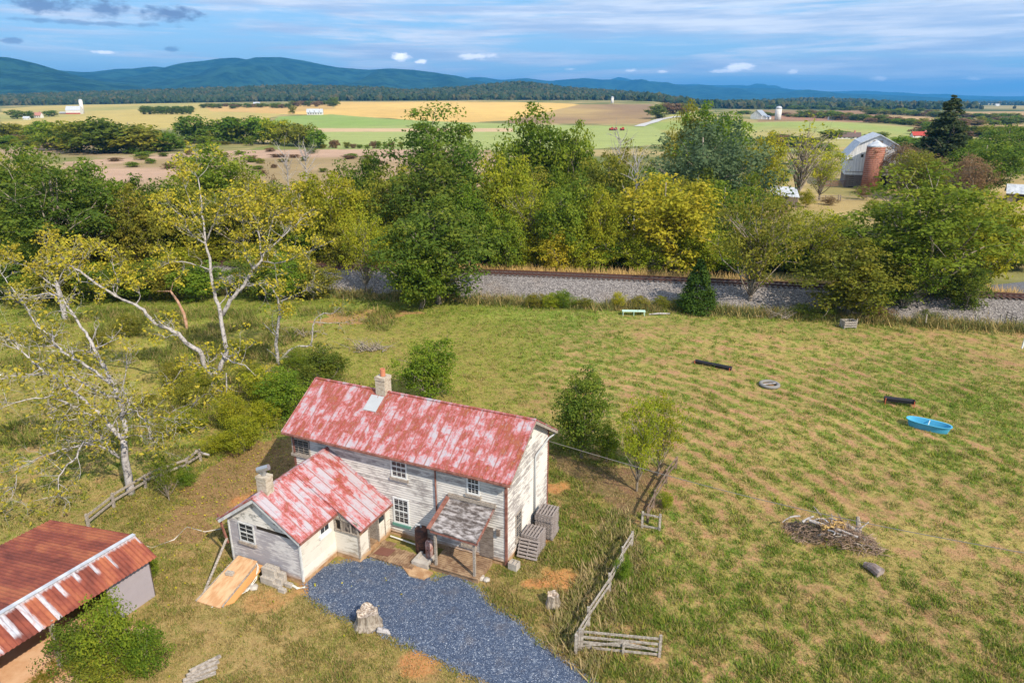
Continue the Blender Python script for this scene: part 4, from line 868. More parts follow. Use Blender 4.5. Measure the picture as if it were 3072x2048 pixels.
m = MB()
for x, y in ((0.0, -.0), (0, HW_), (-HL, 0), (-HL, HW_)): m = MB(); m.box(x-.06, x+.06, y-.06, y+.06, ZB-.15, HE-.02); m.build('corner_board', M_trimr, H_)
m = MB(); m.box(-9.33, -8.7, 2.55, 3.2, 6.9, 8.15); m.box(-9.36, -8.67, 2.52, 3.23, 8.0, 8.18)
M_chim = two('flaking_white_brick', (.26, .20, .145), (.48, .43, .35), 5, (1, 1, 3), .3, .6, bump=.1)
ch = m.build('chimney', M_chim, RF); m = MB(); m.lathe([(.15, 8.2), (.15, 8.62), (.11, 8.62), (.11, 8.3)], (-9.0, 2.87, 0), 12); m.build('flue_pot', plain('terracotta', (.48, .19, .11)), ch)
m = MB(); m.hexa([(-9.6, 1.6, 6.43+.08), (-8.75, 1.6, 6.43+.08), (-8.75, 2.5, 6.98+.08), (-9.6, 2.5, 6.98+.08)], [(-9.6, 1.6, 6.46+.08), (-8.75, 1.6, 6.46+.08), (-8.75, 2.5, 7.01+.08), (-9.6, 2.5, 7.01+.08)]); m.build('flashing_sheet', M_alu, RF)
def window(c, w, h, axis, out, nx=3, ny=4, sill=True, label=None, frame=M_winw, fw=.09, sillm=M_wood):
    """c = centre bottom on the wall; axis 'x' wall runs along x, out = sign of the outside"""
    T = (lambda a, d, z: (c[0]+a, c[1]+out*d, c[2]+z)) if axis == 'x' else (lambda a, d, z: (c[0]+out*d, c[1]+a, c[2]+z))
    def bx(m, a0, a1, d0, d1, z0, z1):
        p = T(a0, d0, z0); q = T(a1, d1, z1); m.box(min(p[0], q[0]), max(p[0], q[0]), min(p[1], q[1]), max(p[1], q[1]), p[2], q[2])
    f = MB(); bx(f, -w/2, -w/2+fw, -.02, .06, 0, h); bx(f, w/2-fw, w/2, -.02, .06, 0, h); bx(f, -w/2+fw, w/2-fw, -.02, .06, 0, fw); bx(f, -w/2+fw, w/2-fw, -.02, .06, h-fw, h)
    bx(f, -w/2+fw, w/2-fw, .032, .05, h/2-.035, h/2+.035)
    for i in range(1, nx): x = -w/2+fw+(w-2*fw)*i/nx; bx(f, x-.014, x+.014, .033, .045, fw, h-fw)
    for i in range(1, ny):
        if i*2 == ny: continue
        z = fw+(h-2*fw)*i/ny; bx(f, -w/2+fw, w/2-fw, .034, .046, z-.014, z+.014)
    o = f.build('window', frame, H_)
    if label: o['label'] = label
    p_ = MB(); bx(p_, -w/2+fw, w/2-fw, .018, .03, fw, h-fw); p_.build('pane', M_glass, o)
    if sill: s_ = MB(); bx(s_, -w/2-.06, w/2+.06, -.02, .12, -.16, -.002); s_.build('sill', sillm, o)
    return o
window((-6.30, 0, 3.78), 1.02, 1.34, 'x', -1, label='upper window above the annex roof, white frame with twelve panes'); window((-1.83, 0, 3.88), .76, 1.26, 'x', -1); window((-6.30, 0, .92), 1.02, 1.62, 'x', -1, sillm=plain('green_sill', (.10, .24, .20)))
window((-12.9, 0, 3.75), 1.3, 1.0, 'x', -1, nx=3, ny=2, frame=M_wood, label='old upper window half hidden by the annex roof'); window((-2.15, 0, .75), .8, .9, 'x', -1, nx=2, ny=2, frame=M_wood, label='small window under the porch roof')
window((0, 1.5, .9), .80, 1.55, 'y', 1, nx=2, ny=4, frame=M_wood); window((0, 3.05, 6.0), .26, .34, 'y', 1, nx=1, ny=2, fw=.04, frame=M_wood, sill=False, label='tiny attic vent window')
m = MB(); m.box(-1.5, -.72, -.05, -.01, .32, 2.2); m.build('door', M_oldwood, H_)
m = MB(); m.tube([(-4.03, -.09, 5.2), (-4.03, -.09, 2.35)], .045, 8); m.build('downpipe', M_trimr, H_)
m = MB(); m.box(-4.02, -3.92, -.035, -.022, 2.3, 5.2); m.build('pipe_board', M_trimw, H_)
m = MB(); m.tube([(.25, 6.15, 5.0), (.22, 5.9, 4.95), (.1, 5.6, 4.9), (.1, 3.72, 4.72), (.1, 3.6, 4.62), (.1, 3.6, .7)], .055, 8); m.build('downpipe', M_alu, H_, True)
m = MB(); m.box(-.5, -.32, -.16, -.03, 1.85, 2.2); m.build('meter_box', M_oldwood, H_)
# porch
m = MB(); a = [(-3.25, -.02, 3.3), (-.62, -.02, 3.3), (-.75, -1.85, 2.38), (-3.42, -1.85, 2.45)]; m.hexa(a, [(p[0], p[1], p[2]+.07) for p in a])
for k in range(5): t = k/4; y = -.1-1.7*t; z = 3.3-.9*t*1.0-.02; m.beam((-3.3-.1*t, y, z+.09), (-.66, y, z+.07), .05, .02)
M_porch = two('flaking_tin_porch_roof', (.085, .07, .065), (.40, .375, .38), 2.6, (.8, 2.4, 1), .40, .66, det=9); PR = m.build('porch_roof', M_porch, H_)
m = MB(); m.beam((-3.30, .02, 3.45), (-3.48, -1.9, 2.52), .20, .1, (0, 0, 1)); m.beam((-.66, -.02, 3.30), (-.74, -1.85, 2.38), .05, .14); m.beam((-3.4, -1.80, 2.36), (-.75, -1.80, 2.30), .06, .14); m.build('porch_fascia', M_trimr, PR)
m = MB(); m.box(-3.3, -.55, -.12, -.03, 3.42, 3.62); m.build('porch_flashing', M_wood, PR)
for x in (-3.22, -1.0): m = MB(); m.box(x-.06, x+.06, -1.72, -1.6, .3, 2.35); m.build('porch_post', M_wood, H_)
def planks(m, x0, x1, y0, y1, z, wd, th=.05, along='y'):
    k = x0 if along == 'y' else y0; end = x1 if along == 'y' else y1
    while k < end-.02:
        e = min(k+wd-.028, end); j = random.Random(k).uniform(-.006, .006)
        if along == 'y': m.box(k, e, y0+j*4, y1+j*6, z-th, z+j)
        else: m.box(x0+j*4, x1+j*6, k, e, z-th, z+j)
        k += wd
m = MB(); planks(m, -3.5, -.75, -1.85, -.05, .30, .15, along='x'); m.box(-3.5, -.75, -1.80, -.1, -.05, .245); m.build('porch_deck', M_deck, H_)
m = MB(); planks(m, -7.0, -4.3, -2.3, -1.1, .14, .14, along='y'); m.box(-6.95, -4.35, -2.25, -1.12, -.05, .085)
planks(m, -7.05, -6.2, -1.08, -.75, .14, .14, along='y'); m.build('boardwalk', M_deck, H_)
m = MB(); q = [(-6.85, -2.05), (-6.0, -1.95), (-5.95, -1.3), (-6.8, -1.4)]; m.hexa([(x, y, .15) for x, y in q], [(x, y, .175) for x, y in q])
o = m.build('door_mat', plain('brown_mat', (.17, .075, .055))); o.matrix_world = Matrix.Translation((O3[0], O3[1], 0)) @ Matrix.Rotation(HA, 4, 'Z'); tag(o, 'small reddish brown door mat on the boardwalk by the annex door', 'door mat')
# annex
AX0, AX1, AY = -13.2, -8.62, -5.5; AE = 2.98; RX, RZ = -11.0, 4.55; VX = -7.1
gzA = lambda t: AE+(RZ-.1-AE)*(t/((RX-AX0)/(AX1-AX0)) if t < (RX-AX0)/(AX1-AX0) else (1-t)/(1-(RX-AX0)/(AX1-AX0)))
m = MB(); clapwall(m, (AX0, AY), (AX1, AY), .28, lambda t: min(gzA(t), 2.62), (0, -1), .29, .008); m.build('annex_front_wall', M_clapg, H_)
m = MB(); clapwall(m, (AX0, AY-.005), (AX1, AY-.005), 2.80, gzA, (0, -1), .15, .02)
m.build('annex_gable', two('mildewed_white_boards', (.20, .20, .185), (.64, .62, .58), 2.6, (1, 1, 2), .32, .50), H_)
m = MB(); m.box(AX0+1.9, AX1, AY-.01, AY+.1, 2.6, 2.82); m.build('gap_shade_strip', M_dkint, H_); m = MB(); m.box(AX0, AX0+1.9, AY-.02, AY+.1, 2.6, 2.84); m.build('trim_board', M_clapg, H_)  # near-black strip fills the gap; shade under the gable is put into its colour
m = MB(); m.add([(AX0, AY, .28), (AX0, 0, .28), (AX0, 0, AE), (AX0, AY, AE)], [(0, 1, 2, 3)]); m.build('annex_side_wall', M_clapg, H_)
m = MB(); clapwall(m, (AX1, AY), (AX1, -2.85), .95, lambda t: AE, (1, 0), 2.2, .003); clapwall(m, (AX1, AY), (AX1, -2.85), .30, lambda t: .95, (1, 0), .13, .02); m.build('annex_side_wall', M_cream, H_)
m = MB(); m.box(AX0+.04, AX1-.03, AY+.03, -.05, -.2, .3); m.build('annex_foundation', M_found, H_)
m = MB(); m.box(AX1-.06, AX1+.03, AY-.04, AY+.05, .25, AE); m.build('corner_board', M_trimw, H_); m = MB(); m.box(AX0-.03, AX0+.05, AY-.04, AY+.05, .25, AE); m.build('corner_board', M_trimw, H_)
# enclosed side porch of the annex (y -2.85 .. 0, x to VX)
VE = 2.22
m = MB(); clapwall(m, (AX1, -2.85), (VX, -2.85), .30, lambda t: 1.72, (0, -1), .16, .015)
m.add([(AX1, -2.85, 2.5), (VX, -2.85, 2.28), (VX, -2.85, 2.3), (AX1, -2.85, 3.0)], [(0, 1, 2, 3)]); m.build('side_porch_front_wall', M_cream, H_)
m = MB(); clapwall(m, (VX, -2.85), (VX, -2.02), .30, lambda t: 1.60, (1, 0), 1.4, .003); clapwall(m, (VX, -1.14), (VX, -.02), .25, lambda t: 1.32, (1, 0), .16, .015)
m.box(VX-.03, VX+.01, -.52, -.02, 1.3, 2.2); m.build('side_porch_side_wall', M_cream, H_)
m = MB(); m.add([(AX1+.02, -2.8, .35), (VX-.05, -2.8, .35), (VX-.05, -.05, .35), (AX1+.02, -.05, .35)], [(0, 1, 2, 3)]); m.build('side_porch_floor', M_deck, H_)
m = MB(); m.box(AX1-.02, AX1+.02, -2.8, -.05, .3, 2.9); m.build('inner_wall', plain('dim_inner_boards', (.30, .24, .17)), H_)
m = MB(); m.box(AX1, VX-.03, -2.83, -.06, -.1, .29); m.build('side_porch_foundation', M_found, H_)
m = MB()
for x in (AX1+.06, -8.15, -7.55, VX-.04): m.box(x-.035, x+.035, -2.90, -2.82, 1.7, 2.62 if x < -8 else 2.4)
for y in (-2.85, -2.02, -1.14, -.54): m.box(VX-.05, VX+.04, y-.035, y+.035, .3, VE)
m.box(AX1, VX, -2.93, -2.82, 1.68, 1.76); m.box(AX1, VX, -2.90, -2.83, 2.36, 2.44); m.build('frame_posts', M_wood, H_)
m = MB(); m.box(-8.1, -7.6, -2.87, -2.84, 1.76, 2.36); m.box(-7.5, VX-.08, -2.87, -2.84, 1.76, 2.36); m.build('torn_screen', two('torn_screen_mesh', (.04, .035, .035), (.30, .25, .21), 5, (2, 1, .6)), H_)
m = MB(); m.box(VX-.04, VX+.0, -1.1, -.58, 1.34, 2.18); m.build('pane', M_glass, H_)
m = MB(); m.box(VX-.75, VX-.03, -1.16, -1.10, .36, 2.15); m.build('door', M_wood, H_)
window((AX1, -3.66, 1.98), .78, .85, 'y', 1, nx=2, ny=1, fw=.07, sill=True, sillm=M_winw); window((-12.0, AY, 1.62), 1.02, 1.12, 'x', -1, nx=2, ny=4, fw=.07, frame=M_trimw, label='weathered annex window with a broken dark sash')
# annex roofs
sr = (RZ-AE)/(AX1-RX); slf = (RZ-AE)/(RX-AX0); y0 = AY-.35; y1 = -.03
RA = slope_roof('annex_roof', M_roofe, (AX1+.32, y0, AE-sr*.32), (AX1+.32, -2.95, AE-sr*.32), (RX, y0, RZ), (RX, -2.95, RZ), off=.3, parent=H_)
zv = RZ-.94*(RZ-AE)/(AX1-RX)*(VX+.25-RX); zv = 2.05
slope_roof('annex_roof', M_roofe, (VX+.22, -2.95, zv), (VX+.22, y1, zv), (RX, -2.95, RZ), (RX, y1, RZ), off=.35, parent=H_)
slope_roof('annex_roof', M_roofe, (AX0-.38, y1, AE-slf*.38), (AX0-.38, y0, AE-slf*.38), (RX, y1, RZ), (RX, y0, RZ), off=.35, parent=H_)
m = MB(); m.beam((RX, y0, RZ+.08), (RX, y1, RZ+.08), .14, .05); m.build('ridge_cap', M_roofe, H_)
m = MB(); m.beam((RX, y0+.04, RZ-.1), (AX1+.30, y0+.04, AE-sr*.32-.1), .04, .16); m.beam((RX, y0+.04, RZ-.1), (AX0-.36, y0+.04, AE-slf*.38-.1), .04, .16); m.build('barge_board', M_trimw, H_)
m = MB(); m.beam((VX+.26, -2.95, zv-.03), (VX+.26, y1, zv-.03), .08, .09); m.build('gutter', M_trimr, H_); m = MB(); m.beam((AX1+.36, y0, AE-sr*.32-.03), (AX1+.36, -2.95, AE-sr*.32-.03), .08, .09); m.build('gutter', M_trimr, H_); m = MB(); m.beam((AX0-.42, y0, AE-slf*.38-.03), (AX0-.42, y1, AE-slf*.38-.03), .08, .09); m.build('gutter', M_trimr, H_)
m = MB(); m.box(-11.32, -10.7, -5.12, -4.62, 4.1, 5.32); m.box(-11.34, -10.68, -5.14, -4.60, 5.26, 5.38); c2 = m.build('chimney', M_chim, RA)
m = MB(); m.tube([(-11.0, -4.87, 5.38), (-11.0, -4.87, 5.66)], .11, 10); m.tube([(-11.28, -4.97, 5.66), (-10.72, -4.77, 5.86)], .15, 14); m.build('pipe_cap', M_shiny, c2)
m = MB(); m.beam((-13.6, -5.75, 3.0), (-13.35, -5.6, 1.25), .09, .09); m.build('downpipe', M_trimr, H_)
for o_ in list(bpy.data.objects):
    pass
def at_house(o): o.matrix_world = Matrix.Translation((O3[0], O3[1], 0)) @ Matrix.Rotation(HA, 4, 'Z') @ o.matrix_world; return o
def HE_(name, x, y, z=0, rz=0, label=None, cat=None, group=None):
    p = wl(x, y); return empty(name, (p[0], p[1], z), HA+rz, label, cat, group)
# leaning plank, cellar door, blocks, hose
m = MB(); m.beam((-13.35, -5.62, 1.55), (-12.75, -8.0, .02), .12, .04); tag(at_house(m.build('plank', M_wood)), 'grey plank leaning against the left corner of the annex', 'plank')
o = HE_('cellar_hatch', 0, 0, 0, 0, 'sloping plywood cellar hatch below the annex gable', 'hatch')
m = MB(); a = [(-12.72, -5.62, .62), (-11.45, -5.62, .66), (-11.15, -8.5, .03), (-12.55, -8.6, .03)]; m.hexa(a, [(p[0], p[1], p[2]+.05) for p in a]); M_ply = two('weathered_plywood', (.46, .25, .12), (.60, .40, .23), 1.4, (3, 1, 1)); m.build('plywood_sheet', M_ply, o)
m = MB(); a = [(-11.40, -5.62, .50), (-11.0, -5.62, .50), (-10.85, -7.9, .03), (-11.1, -8.3, .03)]; m.hexa(a, [(p[0], p[1], p[2]+.04) for p in a]); m.build('side_board', plain('orange_board', (.52, .26, .09)), o)
m = MB(); m.beam((-11.42, -5.65, .60), (-11.12, -8.4, .06), .04, .1); m.beam((-12.75, -5.65, .6), (-12.6, -8.6, .06), .06, .1); m.build('edge_board', M_wood, o)
o = HE_('concrete_block', -12.2, -6.75, .40, .2, 'single grey concrete block lying on the plywood cellar hatch', 'concrete block')
def block_mesh(m, L=.4, w_=.2, h=.2, M=None):
    m.box(-L/2, L/2, -w_/2, -w_/2+.03, 0, h, M); m.box(-L/2, L/2, w_/2-.03, w_/2, 0, h, M)
    for x in (-L/2, -.03, L/2-.06): m.box(x, x+.06, -w_/2+.03, w_/2-.03, 0, h, M)
    m.box(-L/2+.06, L/2-.06, -w_/2+.03, w_/2-.03, 0, h*.75, M)
m = MB(); block_mesh(m); m.box(-.2, .2, -.1, .1, -.02, .05); m.build('block', M_block, o)
k_ = 0
cells = [(-10.60+.41*i, -5.72, z) for z, n in ((0, 3), (.2, 3), (.4, 3), (.6, 2)) for i in range(n)]+[(-10.60+.41*i, -5.93, z) for z, n in ((0, 3), (.2, 3), (.4, 2), (.6, 2)) for i in range(n)]+[(-10.55+.41*i, -6.14, z) for z, n in ((0, 3), (.2, 2)) for i in range(n)]+[(-9.3, -6.3, 0), (-9.28, -5.85, 0)]
for x, y, z in cells:
    p = wl(x, y); o = tag(MB().build('tmp', M_block) if False else (lambda m: (block_mesh(m), m.build('concrete_block', M_block))[1])(MB()), 'concrete block in the rough stack against the annex front', 'concrete block', 'blocks stacked by the annex')
    o.location = (p[0], p[1], z+.0); o.rotation_euler = (0, 0, HA+trng.uniform(-.03, .03))
p = wl(.42, .05); o = tag((lambda m: (block_mesh(m, .5, .42, .40), m.build('concrete_block', M_block))[1])(MB()), 'big concrete block at the right front corner of the farmhouse', 'concrete block'); o.location = (p[0], p[1], 0); o.rotation_euler = (0, 0, HA-.1)
m = MB(); m.tube([(-11.8, -5.6, .7), (-11.3, -5.75, .62), (-10.95, -6.3, .35), (-10.9, -6.9, .12), (-11.2, -7.6, .05), (-11.5, -8.3, .04), (-11.6, -8.6, .04)], .022, 6); m.tube([(-11.7, -5.62, .66), (-11.2, -5.8, .55), (-10.85, -6.4, .3), (-10.85, -7.0, .1), (-11.1, -7.7, .05), (-11.4, -8.4, .04)], .018, 6); tag(at_house(m.build('hose', plain('white_hose', (.7, .68, .62)), smooth=True)), 'white hose hanging over the cellar hatch beside the block stack', 'hose')
m = MB(); pts = [gt(*q) for q in [(240, 1230), (290, 1242), (350, 1258), (400, 1240), (430, 1210), (470, 1222), (510, 1215)]]; m.tube([(p[0], p[1], .05) for p in pts], .03, 5); tag(m.build('hose', plain('grey_hose', (.55, .52, .47)), smooth=True), 'long pale hose lying across the grass behind the rusty shed', 'hose')
# tank, old boiler, stone step
M_rust = two('rusty_dark_drum', (.045, .03, .028), (.17, .075, .05), 3, (1, 1, 2)); M_rust2 = two('chalky_rusted_boiler', (.22, .09, .07), (.48, .36, .34), 4, (1, 1, .6))
o = HE_('oil_drum', -4.72, -.62, 0, 0, 'tall dark rusty tank standing against the wall left of the porch', 'tank')
m = MB(); m.lathe([(.33, 0), (.34, .02), (.34, 1.35), (.32, 1.42), (.1, 1.5), (.08, 1.5)], n=24); m.build('shell', M_rust, o, True); m = MB(); m.tube([(0, 0, 1.48), (0, 0, 1.62), (-.28, -.06, 1.66), (-.3, -.06, 1.5)], .055, 8); m.build('vent_pipe', M_alu, o)
o = HE_('boiler', -3.95, -1.1, .14, 0, 'smaller streaked rusty cylinder standing on the stone step beside the porch post', 'boiler')
m = MB(); m.lathe([(.21, 0), (.21, .95), (.17, 1.03), (.05, 1.08)], n=20); m.build('shell', M_rust2, o, True); m = MB(); m.tube([(0, 0, 1.05), (0, 0, 1.2)], .04, 8); m.tube([(.0, -.2, .6), (.0, -.3, .6)], .03, 8); m.build('valve', M_rust, o)
m = MB(); m.box(-4.55, -3.6, -1.95, -1.62, 0, .32); m.box(-4.55, -4.4, -1.6, -1.0, 0, .32); m.box(-3.75, -3.6, -1.6, -1.0, 0, .32); m.box(-4.38, -3.77, -1.6, -1.0, 0, .2); tag(at_house(m.build('stone_step', M_block)), 'square stone-edged well step at the left end of the porch', 'step')
m = MB(); q = [(-4.9, -2.3), (-4.2, -2.75), (-3.35, -2.7), (-3.2, -2.05), (-3.6, -1.98), (-4.6, -1.98)]; m.hexa([(x, y, -.05) for x, y in q], [(x, y, .11) for x, y in q]); tag(at_house(m.build('stone_slab', M_found)), 'flat tan stone slab between the boardwalk and the gravel', 'slab')
m = MB(); m.tube([(-6.9, -.35, .18), (-5.1, -.45, .16)], .04, 8); tag(at_house(m.build('drain_pipe', plain('white_pipe', (.7, .69, .64)))), 'white drain pipe lying along the foot of the front wall', 'pipe')
m = MB(); m.tube([(-9.25, -5.75, .08), (-8.75, -5.85, .07), (-8.45, -5.62, .07)], .06, 8); tag(at_house(m.build('drain_pipe', plain('white_pipe_short', (.66, .65, .58)))), 'short white pipe on the ground at the annex front corner', 'pipe')
rr = random.Random(3)
for i in range(9):
    m = MB(); s_ = rr.uniform(.1, .22); m.add([tuple(q*s_*np.array([1, 1, .6])*(1+.3*rr.random())) for q in IV], [tuple(f) for f in IF.tolist()]); x, y = (-.9+rr.uniform(-.1, .6), -1.2+rr.uniform(-.5, .3)) if i < 6 else (-11.0+rr.uniform(-.1, .3), -6.8+rr.uniform(-.3, .3)); p = wl(x, y)
    tag(m.build('rock', M_block), 'small grey rock in the rubble at the right end of the porch' if i < 6 else 'small grey rock beside the cellar hatch', 'rock', 'rubble rocks by the porch' if i < 6 else 'rocks beside the cellar hatch').location = (p[0], p[1], .08)
# pallets
def pallet_mesh():
    m = MB(); L, w_ = 1.12, 1.0
    for z in (0, .115):
        for i in range(6): y = -w_/2+i*(w_-.095)/5; m.box(-L/2, L/2, y, y+.095, z, z+.018)
    for x in (-L/2+.02, -.03, L/2-.06): m.box(x, x+.04, -w_/2+.01, w_/2-.01, .0185, .1145)
    return m
M_pal = two('weathered_pallet_wood', (.17, .14, .13), (.36, .32, .305), 4, (2, 8, 4)); pm = pallet_mesh().build('pallet', M_pal); PMD = pm.data; C.objects.unlink(pm); bpy.data.objects.remove(pm)
def ordn(i, n): return 'bottom' if i == 0 else ('topmost' if i == n-1 else ['second', 'third', 'fourth', 'fifth', 'sixth', 'seventh', 'eighth', 'ninth', 'tenth', 'eleventh'][i-1]+' from the bottom')
for cx_, cy_, n, nm in ((.85, 3.6, 11, 'taller stack at the back'), (.68, 2.05, 8, 'lower stack in front')):
    for i in range(n):
        p = wl(cx_+trng.uniform(-.03, .03), cy_+trng.uniform(-.03, .03)); o = bpy.data.objects.new('pallet', PMD); C.objects.link(o); o.location = (p[0], p[1], .03+i*.14); o.rotation_euler = (0, 0, HA+math.pi/2+trng.uniform(-.05, .05))
        tag(o, 'grey pallet, %s of the %s by the gable' % (ordn(i, n), nm), 'pallet', 'pallets beside the farmhouse gable')
p = wl(.72, 1.28); o = bpy.data.objects.new('pallet', PMD); C.objects.link(o); o.location = (p[0], p[1], .5); o.rotation_euler = (math.radians(64), 0, HA+.05); tag(o, 'grey wooden pallet leaning upright against the lower pallet stack', 'pallet', 'pallets beside the farmhouse gable')

# ------------------------------------------------------------------ gravel drive
def gravel_fn(t):
    p = t.coord(); r = t.sep(t.vor(p, 36)); r2 = t.sep(t.vor(p, 11)); n = t.noise(p, 1.2, 4)
    c = t.ramp(r[0], [(0, (.022, .036, .07)), (.5, (.05, .075, .135)), (.82, (.095, .13, .20)), (.95, (.18, .22, .30)), (1, (.6, .63, .68))])
    c = t.mix(t.math('MULTIPLY', t.step(r2[1], .9, .97), .35), c, (.35, .40, .48)); return t.mix(t.math('MULTIPLY', t.step(n, .5, .75), .35), c, (.16, .14, .13)), t.vor(p, 26, 'Distance')
M_grav = mat('blue_grey_gravel', gravel_fn, .75, .3, bump=1.0, bdist=.03)
GP = [g(*q)[:2] for q in [(707, 1335), (715, 1318), (735, 1305), (780, 1295), (845, 1283), (905, 1300), (940, 1312), (1000, 1335), (1035, 1320), (1060, 1330), (1100, 1360), (1130, 1395), (1180, 1425), (1230, 1475), (1290, 1515), (1340, 1555), (1420, 1640), (1500, 1720), (1200, 1720), (1120, 1568), (1060, 1540), (980, 1500), (900, 1465), (860, 1440), (800, 1420), (755, 1400), (715, 1370)]]
def dense(P, st=.18, jit=.07):
    o = []
    for a, b in zip(P, P[1:]+P[:1]):
        n = max(1, int(math.dist(a, b)/st))
        for i in range(n): t = i/n; o.append((a[0]+(b[0]-a[0])*t+trng.uniform(-jit, jit), a[1]+(b[1]-a[1])*t+trng.uniform(-jit, jit)))
    return o
q = dense(GP, .14, .10); m = MB(); m.add([(x, y, float(hgt(x, y))+.035) for x, y in q], [tuple(range(len(q)))]); m.add([(x, y, float(hgt(x, y))+.035) for x, y in q]+[(x, y, -.15) for x, y in q], [(i, (i+1) % len(q), len(q)+(i+1) % len(q), len(q)+i) for i in range(len(q))])
tag(m.build('gravel_drive', M_grav), kind='structure')
rg = np.random.RandomState(31); e_ = dense(GP, .02, 0); e_ = np.array([p for p in e_ if p[1] < 40]); pk = e_[rg.randint(0, len(e_), 6500)]; of = rg.normal(size=(6500, 2))*.16; V = []
P_ = np.hstack([pk+of, np.full((6500, 1), .05)]); s_ = (.012+.022*rg.rand(6500))[:, None, None]; oct_ = np.array([(1, 0, 0), (-1, 0, 0), (0, 1, 0), (0, -1, 0), (0, 0, 1), (0, 0, -1)], float); of_ = np.array([(0, 2, 4), (2, 1, 4), (1, 3, 4), (3, 0, 4), (2, 0, 5), (1, 2, 5), (3, 1, 5), (0, 3, 5)])
V = oct_[None]*s_*(.7+.6*rg.rand(6500, 6, 1))+P_[:, None]; F = of_[None]+(np.arange(6500)*6)[:, None, None]
tag(mesh_np('loose_stones', V.reshape(-1, 3), F.reshape(-1, 3), two('loose_stone', (.05, .07, .12), (.22, .25, .31), 8)), 'loose blue-grey stones scattered along the edge of the gravel drive', 'gravel', None, 'stuff')
def gravel_in(x, y): return inpoly(x, y, GP)

# ------------------------------------------------------------------ rusty shed on the left
SA = math.atan2(5.3, 2.6)-math.pi/2        # long axis turned from +Y
sx, sy = -18.3, 28.85
SH = empty('rusty_shed', (sx, sy, 0), SA, 'long low shed with a rusty corrugated metal roof at the lower left', 'shed')
def corr_fn(t):
    p = t.coord(); s_ = t.sep(p); n = t.noise(t.map(p, (.5, 1, 1)), 1.4, 7, .7); pan = t.white(t.comb(t.math('FLOOR', t.math('MULTIPLY', s_[1], 1/.78)), 0, 2.1))
    rust = t.ramp(t.math('ADD', n, t.math('MULTIPLY_ADD', pan, .24, -.12)), [(.3, (.12, .03, .02)), (.5, (.22, .055, .033)), (.7, (.34, .11, .05))])
    str_ = t.noise(t.comb(t.math('MULTIPLY', s_[0], .14), t.math('MULTIPLY', s_[1], 3.2), 0), 1.2, 6, .6)
    e = t.math('MULTIPLY', s_[0], t.math('MULTIPLY_ADD', t.step(s_[1], 0, -7), -.28, .46))
    on = t.step(s_[0], -.10, .04); near_r = t.math('SUBTRACT', t.math('ADD', str_, t.math('MULTIPLY', t.step(s_[0], .30, .02), .30)), t.math('MULTIPLY', e, .38)); near_r = t.math('ADD', near_r, t.math('MULTIPLY', t.step(s_[1], -.5, -6), .09))
    fr = t.math('FRACT', t.math('MULTIPLY', s_[1], 1/.78)); pn = t.math('FLOOR', t.math('MULTIPLY', s_[1], 1/.78)); w1 = t.white(t.comb(pn, 4.4, 0)); w2 = t.white(t.comb(pn, 9.1, 0))
    nb = t.noise(t.comb(t.math('MULTIPLY', s_[0], 1.2), t.math('MULTIPLY', s_[1], 5), 0), 2.2, 7, .7)
    far_ = t.step(s_[1], .5, -6); reach = t.math('MULTIPLY', t.math('ADD', w1, far_), .85); wid = t.math('MULTIPLY_ADD', far_, .28, t.math('MULTIPLY', w2, .14))
    jag = t.math('MULTIPLY_ADD', nb, .5, -.25); band = t.step(t.math('SUBTRACT', t.math('ADD', fr, jag), wid), .06, -.06); dn = t.step(t.math('SUBTRACT', t.math('ADD', s_[0], jag), reach), .12, -.12)
    fringe = t.step(t.math('ADD', s_[0], t.math('MULTIPLY', jag, .8)), .20, .06); msk = t.math('MAXIMUM', t.math('MULTIPLY', band, dn), fringe); msk = t.math('MULTIPLY', msk, t.math('MULTIPLY_ADD', t.step(nb, .38, .55), .5, .5))
    return t.mix(t.math('MULTIPLY', on, t.math('MULTIPLY', msk, .92)), rust, (.44, .46, .51)), n
M_corr = mat('rusty_corrugated_iron', corr_fn, .65, .3, bump=.2)
def corr(name, x0, z0, x1, z1, y0, y1, parent):
    n = int((y1-y0)/.05); V = []; F = []
    for i in range(n+1):
        y = y0+(y1-y0)*i/n; w_ = .022*math.sin(y*2*math.pi/.2); V += [(x0, y, z0+w_), (x1, y, z1+w_)]
    F = [(2*i, 2*i+1, 2*i+3, 2*i+2) for i in range(n)]; return mesh_np(name, np.array(V), F, M_corr, parent)
corr('roof', 0, 3.15, 1.42, 2.35, -12, .1, SH); corr('roof', 0, 3.15, -6.9, 2.0, -12, .1, SH)
m = MB(); m.beam((0, -12, 3.19), (0, .1, 3.19), .22, .03); m.build('ridge_cap', M_tin, SH)
m = MB(); m.add([(.9, 0, -.1), (.9, 0, 2.6), (0, 0, 3.1), (-6.6, 0, 2.0), (-6.6, 0, -.1)], [(0, 1, 2, 3, 4)]); m.add([(-6.6, 0, -.1), (-6.6, 0, 2.0), (-6.6, -12, 2.0), (-6.6, -12, -.1)], [(0, 1, 2, 3)]); m.build('wall', M_oldwood, SH)
M_panel = plain('greyish_pink_panel', (.32, .29, .32)); m = MB(); m.box(.82, .9, -2.1, -.05, .0, 2.5); m.build('side_panel', M_panel, SH)
m = MB(); m.box(.80, .86, -2.2, -2.08, 0, 2.5); m.build('post', M_wood, SH)
for y in (-4.9, -7.4, -9.9): m = MB(); m.beam((1.15, y, -.1), (1.25, y, 2.42), .16, .16); m.build('post', M_wood, SH)
m = MB(); m.beam((1.2, -12, 2.32), (1.2, 0, 2.32), .1, .16); m.build('beam', M_darkbark, SH)
for k in range(3): m = MB(); m.add([(-2.0, -12, .02), (-2.0, -.1, .02), (-2.0, -.1, 2.6), (-2.0, -12, 2.6)], [(0, 1, 2, 3)]); 
m.build('inner_wall', two('pinkish_block_wall', (.42, .32, .24), (.58, .46, .36), 1.5), SH)
